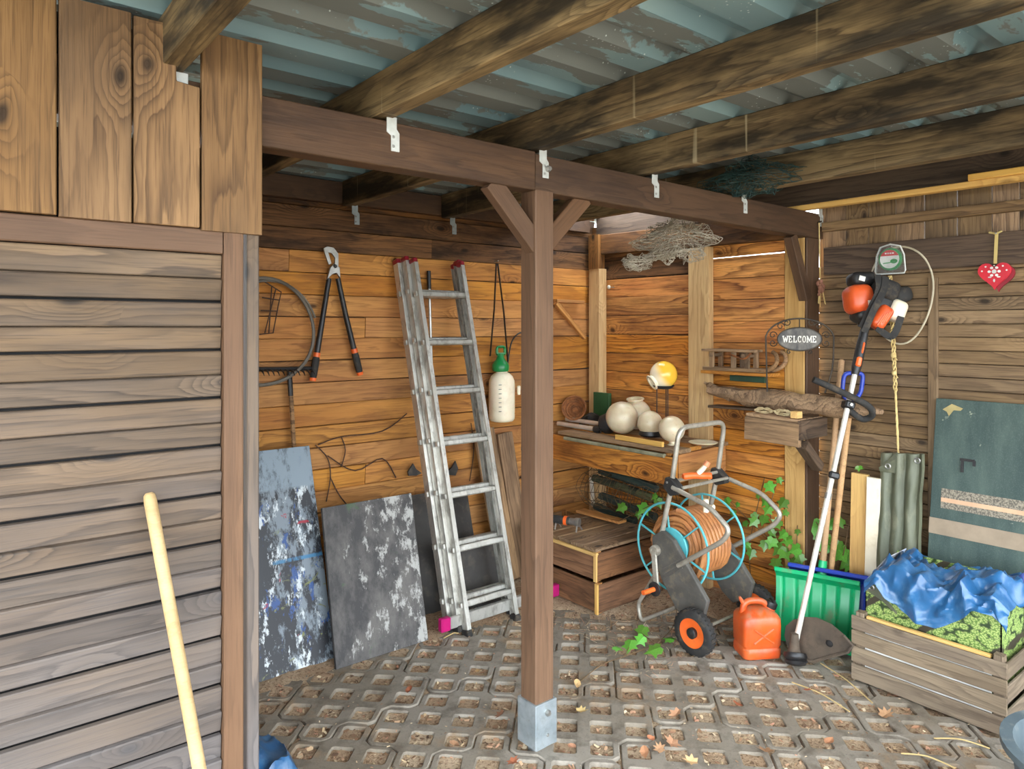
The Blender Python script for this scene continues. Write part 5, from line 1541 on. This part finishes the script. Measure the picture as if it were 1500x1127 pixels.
o = MB().box((cx0 + .0095, 1.26, .155), (.004, .50, .27)).build('paper_lining', surf('paper_white', (232, 230, 222), rough=.8), t)

# printed cardboard box inside the crate
s = NT('cabbage_print'); P = s.coords(False)
sp = s.n('SeparateXYZ', i_0=P)
cb = s.n('CombineXYZ'); s.put(cb.inputs[0], s.math('ADD', sp.outputs[1], s.math('MULTIPLY', sp.outputs[0], 1.0))); s.put(cb.inputs[1], s.math('MULTIPLY', sp.outputs[2], 1.35))
vo = s.n('TexVoronoi', voronoi_dimensions='2D'); s.put(vo.inputs['Vector'], cb); vo.inputs['Scale'].default_value = 34
v2 = s.n('TexVoronoi', voronoi_dimensions='2D'); s.put(v2.inputs['Vector'], cb); v2.inputs['Scale'].default_value = 120
n = s.noise(P, 7, 3, .6)
lf = s.mix(s.rng(v2.outputs['Distance'], .1, .6), lin((178, 192, 116)), lin((92, 122, 54)))
lf = s.mix(s.rng(vo.outputs['Distance'], .45, .72), lf, lin((40, 58, 30)))
st = s.math('MULTIPLY', s.math('SINE', s.math('MULTIPLY', s.math('ADD', sp.outputs[1], s.math('MULTIPLY', sp.outputs[2], 1.2)), 22)), 1)
col = s.mix(s.rng(s.math('ADD', st, s.math('MULTIPLY', n, .8)), 1.25, 1.32), lf, lin((58, 52, 40)))
M['print'] = s.done(col, .45)
card = surf('cardboard', (196, 152, 104), (180, 136, 90), rough=.85)
bx0, bx1, by0, by1, bz = 3.325, 3.60, .99, 1.53, .455
t = thing('cabbage_box', (3.46, 1.26, .03), 'open cardboard box printed with green cabbages sitting in the fruit crate', 'box')
def boxwall(nm, pts, ext, lb=None):
    o = MB().prism(pts, ext).build(nm, M['print'], t, label=lb); return o
boxwall('front_side', [V((bx0, by1, .03)), V((bx0, by0, .03)), V((bx0, by0, bz)), V((bx0, by1, bz))], (.004, 0, 0))
boxwall('back_side', [V((bx1, by1, .03)), V((bx1, by0, .03)), V((bx1, by0, bz)), V((bx1, by1, bz))], (-.004, 0, 0))
boxwall('end_side', [V((bx0, by1, .03)), V((bx1, by1, .03)), V((bx1, by1, bz)), V((bx0, by1, bz))], (0, -.004, 0))
boxwall('end_side', [V((bx0, by0, .03)), V((bx1, by0, .03)), V((bx1, by0, bz)), V((bx0, by0, bz))], (0, .004, 0))
MB().prism([V((bx0, by1, .03)), V((bx1, by1, .03)), V((bx1, by0, .03)), V((bx0, by0, .03))], (0, 0, .004)).build('bottom', card, t)
MB().prism([V((bx0 + .02, by1 - .002, bz)), V((bx1, by1 - .002, bz)), V((bx1 + .02, by1 - .06, bz + .10)), V((bx0 + .10, by1 - .05, bz + .09))], (0, .003, .002)).build('flap', surf('flap_blue', (176, 186, 206), (196, 190, 180), rough=.6), t, label='pale blue-grey inner flap')
MB().prism([V((bx0, by0 + .0, bz)), V((bx0, by0 + .16, bz)), V((bx0 + .09, by0 + .15, bz + .012)), V((bx0 + .10, by0 + .01, bz + .012))], (0, 0, .004)).build('flap', card, t, label='tan folded front flap')
MB().prism([V((bx1, by1, bz)), V((bx1, by0, bz)), V((bx1 + .06, by0, bz + .07)), V((bx1 + .06, by1, bz + .07))], (.003, 0, 0)).build('flap', M['print'], t)
g = MB(); q = V((bx0 - .003, by1 - .05, bz - .015)); g.prism([q + V((0, a, b)) for a, b in ((.045, .01), (.0, .0), (-.09, -.09), (-.09, -.10), (-.02, -.055), (.045, -.03))], (-.002, 0, 0)); fl = g.build('olive_flap', olive, t, label='dark olive scrap with an eyelet')
g = MB(); g.tube([q + V((-.004, .02 + .011 * math.cos(a), -.01 + .011 * math.sin(a))) for a in [i * PI / 8 for i in range(16)]], .004, 6, closed=True); g.build('eyelet', M['steel'], fl, smooth=True)
# crumpled blue sheet over the box
def fnb(a, b):
    y = 1.50 - .56 * a; x = 3.245 + .44 * b
    u_, v_ = x * .8 + y * .6, y * .8 - x * .6
    n1 = 1.6 * (1 - 2.2 * abs(noise.noise(V((u_ * 5, v_ * 11, 2.3))))) + .7 * (1 - 2.2 * abs(noise.noise(V((u_ * 17, v_ * 11, 5.3))))); n2 = noise.noise(V((x * 4, y * 4, 7.7))); n3 = 1 - 2.5 * abs(noise.noise(V((x * 22, y * 15, 1.2))))
    z = .47 + .05 * n2 + .030 * n1 + .010 * n3 + .05 * math.sin(PI * min(1, b * 1.1)) * (.5 + a * .6)
    if b < .24:                       # hangs over the front edge
        k = (.24 - b) / .24
        z = z * (1 - k) + k * (.462 - .125 * math.sin(PI * min(1, max(0, (a - .12) / .62))) + .012 * n3)
        x = 3.305 + (b - .1) * .1 - .016 * n2 - .016 * max(0, n1) - .008 * abs(n3) - .008
    e = min(a, 1 - a); z -= .05 * max(0, (.10 - e) / .10)
    return V((x + .012 * n3, y + .03 * n2, max(z, .35)))
g = MB(); g.sheet(fnb, 90, 80, (0, 0, -.0015)); o = g.build('blue_tarp', M['tarp'], org=(3.45, 1.24, .46), smooth=True); tag(o, 'crumpled bright blue plastic tarp heaped over the cabbage box', 'tarp')
# wrinkled navy bag at the right
M['navy'] = surf('navy_plastic', (62, 78, 138), (44, 58, 112), scale=8, rough=.35, dirt=(130, 140, 180), dirt_amt=.4, bump=.5, bscale=40)
o = crumple('navy_bag', (3.60, .965, .485), .14, .12, .12, M['navy'], 'crumpled navy blue plastic bag at the right end of the cabbage box', 'bag', seed=12, nu=26)
# grey tub, bottom right corner
c = V((2.675, .50, 0)); tub = surf('grey_tub', (84, 96, 100), (70, 82, 88), scale=6, rough=.65, dirt=(170, 168, 156), dirt_amt=.3)
t = thing('grey_tub', c, 'grey plastic tub at the bottom right corner of the picture', 'tub')
g = MB(); g.lathe([(0, .004), (.21, .004), (.22, .012), (.262, .33), (.262, .34), (.284, .345), (.286, .335), (.29, .335), (.29, .356), (.256, .356), (.25, .34), (.212, .02), (0, .014)], c, n=48); g.build('shell', tub, t, smooth=True)
# ================================================================== nets
def net(nm, c, dims, m, lb, seed, nu=26, nv=18, r=.0012, sag=1.0):
    rnd = random.Random(seed); c = V(c)
    def P(i, j):
        a, b = i / nu, j / nv
        th = a * 2 * PI * 1.6; ph = -1.4 + 2.6 * b
        rad = .55 + .42 * noise.noise(V((a * 7, b * 6, seed))) + .12 * noise.noise(V((a * 23, b * 19, seed)))
        return c + V((dims[0] * rad * math.cos(ph) * math.cos(th), dims[1] * rad * math.cos(ph) * math.sin(th), dims[2] * (rad * math.sin(ph) - sag * .15 * math.cos(th * 2 + seed)))) + V((rnd.uniform(-1, 1), rnd.uniform(-1, 1), rnd.uniform(-1, 1))) * .008
    G = [[P(i, j) for j in range(nv + 1)] for i in range(nu + 1)]
    g = MB()
    for i in range(nu + 1): g.tube(smooth_path(G[i], 2), r, 3, cap=False)
    for j in range(nv + 1): g.tube(smooth_path([G[i][j] for i in range(nu + 1)], 2), r, 3, cap=False)
    o = g.build(nm, m, org=c); return tag(o, lb, 'net')

gn = surf('green_net', (36, 66, 62), (28, 50, 50), rough=.7); wn = surf('pale_net', (186, 176, 156), (150, 140, 122), rough=.8)
net('garden_net', (3.05, 1.90, 2.335), (.32, .36, .10), gn, 'dark green garden net heaped on the main beam under the roof', 3, 44, 24, .0016)
net('fruit_net', (3.02, 2.36, 2.085), (.26, .34, .17), wn, 'pale tangled netting hanging under the beam in front of the orange wall', 8, 44, 26, .0015)
g = MB(); rnd = random.Random(2)
o = net('fruit_net', (2.86, 2.50, 1.965), (.16, .12, .06), wn, 'drooping left-hand tail of the pale netting under the beam', 5, 22, 14, .0012)
MB().tube([V((3.02, 2.36, 2.15)), V((3.02, 2.36, 2.29))], .003, 5).build('cord', wn, bpy.data.objects['fruit_net'], org=None) if False else None

# ================================================================== ivy
s = NT('ivy_leaf'); P = s.coords(); 
nn = s.noise(P, 30, 3, .6)
col = s.mix(s.rng(nn, .35, .65), lin((98, 150, 52)), lin((66, 116, 38)))
hv = s.n('HueSaturation'); s.put(hv.inputs['Color'], col); s.put(hv.inputs['Value'], s.math('MULTIPLY_ADD', s.rand, .8, .65)); s.put(hv.inputs['Hue'], s.math('MULTIPLY_ADD', s.rand, .03, .485))
M['ivy'] = s.done(hv.outputs[0], .38)
lo = [(0, -.42), (.22, -.52), (.46, -.30), (.36, -.12), (.60, .10), (.30, .16), (.16, .26), (0, .62), (-.16, .26), (-.30, .16), (-.60, .10), (-.36, -.12), (-.46, -.30), (-.22, -.52)]
def leaf_mesh(nm, ol, m, fold=.18, curl=.1):
    me = bpy.data.meshes.new(nm)
    vs = [(0, .02, .0)] + [(x, y, -fold * abs(x) - curl * y * y) for x, y in ol]
    n = len(ol); me.from_pydata([V(v) for v in vs], [], [(0, 1 + i, 1 + (i + 1) % n) for i in range(n)])
    me.materials.append(m); me.update(); return me
ivy_me = leaf_mesh('leaf', lo, M['ivy'])
stemm = surf('ivy_stem', (120, 92, 60), (88, 70, 46), rough=.85)
def ivy(label, loc, leaves, stems, nrm, cat='ivy', nm='ivy'):
    t = thing(nm, loc, label, cat, 'ivy shoots'); rnd = random.Random(len(leaves) * 7 + 3)
    for st in stems: MB().tube(smooth_path(st, 4), .0024, 5).build('stem', stemm, t, smooth=True)
    for (p, sz) in leaves:
        o = bpy.data.objects.new('leaf', ivy_me); z = (V(nrm) + V((rnd.uniform(-.5, .5), rnd.uniform(-.5, .5), rnd.uniform(-.25, .6)))).normalized()
        R = z.to_track_quat('Z', 'Y').to_matrix() @ Matrix.Rotation(rnd.uniform(-1, 1) + PI, 3, 'Z')
        attach(o, t, Matrix.Translation(p) @ (R * sz * 1.4).to_4x4())
    return t
W_ = lambda u, v, k=.0: at(u, v, x=XC - .012 - k)
lv = [(1128, 714, .05), (1120, 735, .05), (1142, 705, .03), (1146, 738, .05), (1124, 748, .045), (1104, 765, .045), (1118, 762, .05), (1106, 757, .035), (1138, 768, .05), (1092, 768, .03), (1075, 752, .03), (1130, 796, .05), (1140, 806, .06), (1152, 792, .05), (1120, 800, .045), (1150, 812, .055), (1164, 806, .055), (1136, 826, .05), (1160, 826, .05), (1172, 820, .045), (1146, 784, .045), (1100, 812, .045), (1096, 800, .03), (1080, 740, .025), (1168, 780, .025), (1150, 752, .03), (1066, 735, .035), (1132, 782, .035), (1110, 728, .022)]
ivy('ivy growing up the orange wall behind the hose cart', W_(1120, 850), [(W_(u, v, .03 + .02 * (i % 3)), s_ * 1.0) for i, (u, v, s_) in enumerate(lv)],
    [[W_(1150, 850), W_(1140, 800), W_(1128, 750), W_(1140, 700)], [W_(1140, 800), W_(1105, 770), W_(1070, 735)], [W_(1150, 850), W_(1165, 810), W_(1168, 770)], [W_(1100, 850), W_(1098, 800), W_(1110, 740), W_(1120, 700)]], (-1, -.3, .25))
F_ = lambda u, v: at(u, v, x=3.80)
ivy('ivy behind the shovel handles at the foot of the fence', F_(1225, 850), [(F_(u, v) , s_) for u, v, s_ in ((1192, 772, .07), (1186, 785, .05), (1212, 770, .06), (1232, 812, .075), (1240, 824, .07), (1226, 800, .05), (1243, 830, .05), (1210, 790, .05), (1208, 806, .05), (1228, 765, .05), (1258, 686, .03), (1220, 668, .02))],
    [[F_(1225, 850), F_(1218, 800), F_(1195, 765)], [F_(1225, 850), F_(1238, 800), F_(1256, 690)]], (-1, -.4, .3))
G_ = lambda u, v, z=.02: at(u, v, z=z)
ivy('ivy shoot with pale leaves creeping over the paving in front of the hose cart', G_(950, 950), [(G_(u, v, .045), s_ * .74) for u, v, s_ in ((940, 925, .07), (938, 938, .06), (922, 946, .075), (957, 952, .085), (905, 950, .05), (980, 936, .065))],
    [[G_(845, 1003, .012), G_(880, 975, .012), G_(915, 962, .014), G_(960, 945, .03)], [G_(960, 945, .03), G_(985, 920, .02), G_(992, 890, .02)], [G_(960, 945, .03), G_(940, 928, .04)], [G_(915, 962, .014), G_(922, 948, .04)]], (-.3, -.3, 1), nm='ivy_shoot')
B_ = lambda u, v: at(u, v, x=3.28)
ivy('few ivy leaves growing through the dark slats under the bench', B_(930, 770), [(B_(u, v), s_) for u, v, s_ in ((910, 744, .05), (942, 746, .06), (965, 738, .045), (958, 728, .035), (935, 755, .035))], [[B_(905, 765), B_(930, 752), B_(965, 735)]], (-1, -.3, .3))
for (u, v, k) in ((1172, 640, 0), (1216, 686, 0)): pass

# ================================================================== fallen leaves, straws and litter
s = NT('dry_leaf'); P = s.coords()
cr = s.n('ValToRGB', i_0=s.rand)
e = cr.color_ramp.elements; e[0].color = lin((122, 88, 64)); e[1].color = lin((222, 196, 128))
for pos, c_ in ((.3, (196, 112, 76)), (.55, (170, 134, 96)), (.8, (206, 150, 116))): q = e.new(pos); q.color = lin(c_)
M['dry'] = s.done(s.mix(s.rng(s.noise(P, 40, 3, .6), .4, .7, 0, .5), cr.outputs[0], lin((104, 74, 52))), .8)
dl = [leaf_mesh('dry_leaf', [(0, -.5), (.2, -.35), (.32, -.05), (.25, .25), (.1, .45), (0, .6), (-.12, .45), (-.26, .22), (-.3, -.08), (-.18, -.36)], M['dry'], -.5, -.5),
      leaf_mesh('dry_leaf', [(0, -.45), (.3, -.5), (.28, -.2), (.6, -.05), (.3, .1), (.35, .45), (.1, .3), (0, .7), (-.1, .3), (-.4, .4), (-.28, .1), (-.6, 0), (-.3, -.2), (-.25, -.5)], M['dry'], -.35, -.3)]
spots = [(838, 1095, 'just right of the zinc post shoe'), (752, 1117, 'just left of the zinc post shoe'), (845, 1003, 'at the bare end of the creeping ivy shoot'),
         (990, 1047, 'in mid paving, farthest of the loose heap of leaves'), (952, 1083, 'at the left edge of the leaf heap in mid paving'), (984, 1090, 'at the right edge of the leaf heap in mid paving'),
         (945, 1103, 'nearest the viewer in the leaf heap in mid paving'), (966, 1097, 'in the centre of the leaf heap in mid paving'), (665, 1092, 'alone in the left paving, well left of the post'), (733, 1048, 'close behind the post on its left side'), (1080, 1034, 'on the paving straight below the fuel can'),
         (1298, 1047, 'against the crate, near its left front corner'), (1342, 1068, 'in front of the middle of the crate'), (1122, 1102, 'at the bottom edge, far below the fuel can'),
         (600, 1012, 'in front of the grey painted panel'), (1182, 1012, 'just below the brush cutter head'), (1214, 1088, 'left of the loose straws near the bottom edge'), (852, 1042, 'a hand right of the post above its shoe'), (700, 985, 'in front of the ladder foot'), (1012, 1116, 'at the bottom edge right of the leaf heap')]
rnd = random.Random(21)
for i, (u, v, lb) in enumerate(spots):
    sz = rnd.uniform(.04, .07)
    o = bpy.data.objects.new('dry_leaf', dl[i % 2]); p = at(u, v, z=.012)
    attach(o, None, Matrix.Translation(p) @ (Euler((rnd.uniform(-.4, .4), rnd.uniform(-.4, .4), rnd.uniform(0, 6.3))).to_matrix() * sz).to_4x4())
    tag(o, 'dry leaf ' + lb, 'dry leaf', 'fallen leaves on the paving')
strawm = surf('straw', (206, 180, 124), (176, 150, 98), rough=.85)
for (a, b, lb) in (((1202, 972), (1278, 1030), 'long straw on the paving running from the brush cutter towards the crate'), ((1368, 1082), (1450, 1097), 'straw on the paving below the right end of the crate'), ((1320, 1104), (1400, 1126), 'straw on the paving at the bottom right edge, left of the tub'), ((1160, 1000), (1245, 1043), 'straw lying on the paving below the brush cutter head'), ((650, 935), (672, 928), 'short straw on the paving in front of the ladder feet')):
    p, q = at(*a, z=.008), at(*b, z=.008); m_ = (p + q) / 2 + V((.02, .01, .004))
    o = MB().tube(smooth_path([p, m_, q], 5), .0028, 5).build('straw', strawm, org=p); tag(o, lb, 'straw')
s = NT('litter'); g_ = s.n('NewGeometry').outputs['Random Per Island']
cr = s.n('ValToRGB', i_0=g_); e = cr.color_ramp.elements; e[0].color = lin((84, 62, 46)); e[1].color = lin((224, 204, 172))
for pos, c_ in ((.35, (160, 124, 92)), (.6, (192, 140, 112)), (.8, (206, 180, 140))): q = e.new(pos); q.color = lin(c_)
M['litter'] = s.done(cr.outputs[0], .9)
g = MB(); rnd = random.Random(4)
def flake(x, y, z, sz):
    a = rnd.uniform(0, 6.28); d = V((math.cos(a), math.sin(a), rnd.uniform(-.35, .35))) * sz; e_ = V((-math.sin(a), math.cos(a), rnd.uniform(-.5, .5))) * sz * rnd.uniform(.25, .6)
    p = V((x, y, z)); g.add([p - d - e_, p + d - e_ * .6, p + d * .8 + e_, p - d * .7 + e_], [(0, 1, 2, 3)])
for (tx, ty) in TILES:
    if ty + tx < 1.2: continue
    for (X, Y) in cells:
        x0, y0 = tx + X * .1, ty + Y * .1
        if (x0 < .78 and y0 > 1.85) or y0 < .7: continue
        for k in range(rnd.randint(10, 22)):
            a, b = rnd.uniform(-.05, .05), rnd.uniform(-.05, .05)
            if abs(a) + abs(b) > .055: continue
            flake(x0 + a, y0 + b, soil_z(x0 + a, y0 + b) + .004, rnd.uniform(.005, .014))
for k in range(1500):
    x, y = rnd.uniform(.8, 3.8), rnd.uniform(1.0, 3.6)
    flake(x, y, max(.0, soil_z(x, y)) + .002, rnd.uniform(.002, .007))
for k in range(900):                                      # straw and chips on the bare earth by the crates
    x, y = rnd.uniform(2.55, 3.7), rnd.uniform(2.15, 2.95)
    a = rnd.uniform(0, 6.28); l = rnd.uniform(.008, .03); d = V((math.cos(a), math.sin(a), rnd.uniform(-.1, .25))) * l; e_ = V((-math.sin(a), math.cos(a), 0)) * .0012
    q = V((x, y, max(.0, soil_z(x, y)) + .004)); g.add([q - d - e_, q + d - e_, q + d + e_, q - d + e_], [(0, 1, 2, 3)])
o = g.build('leaf_litter', M['litter']); tag(o, 'brown leaf litter and chips filling the openings of the paving', 'leaf litter', kind='stuff')
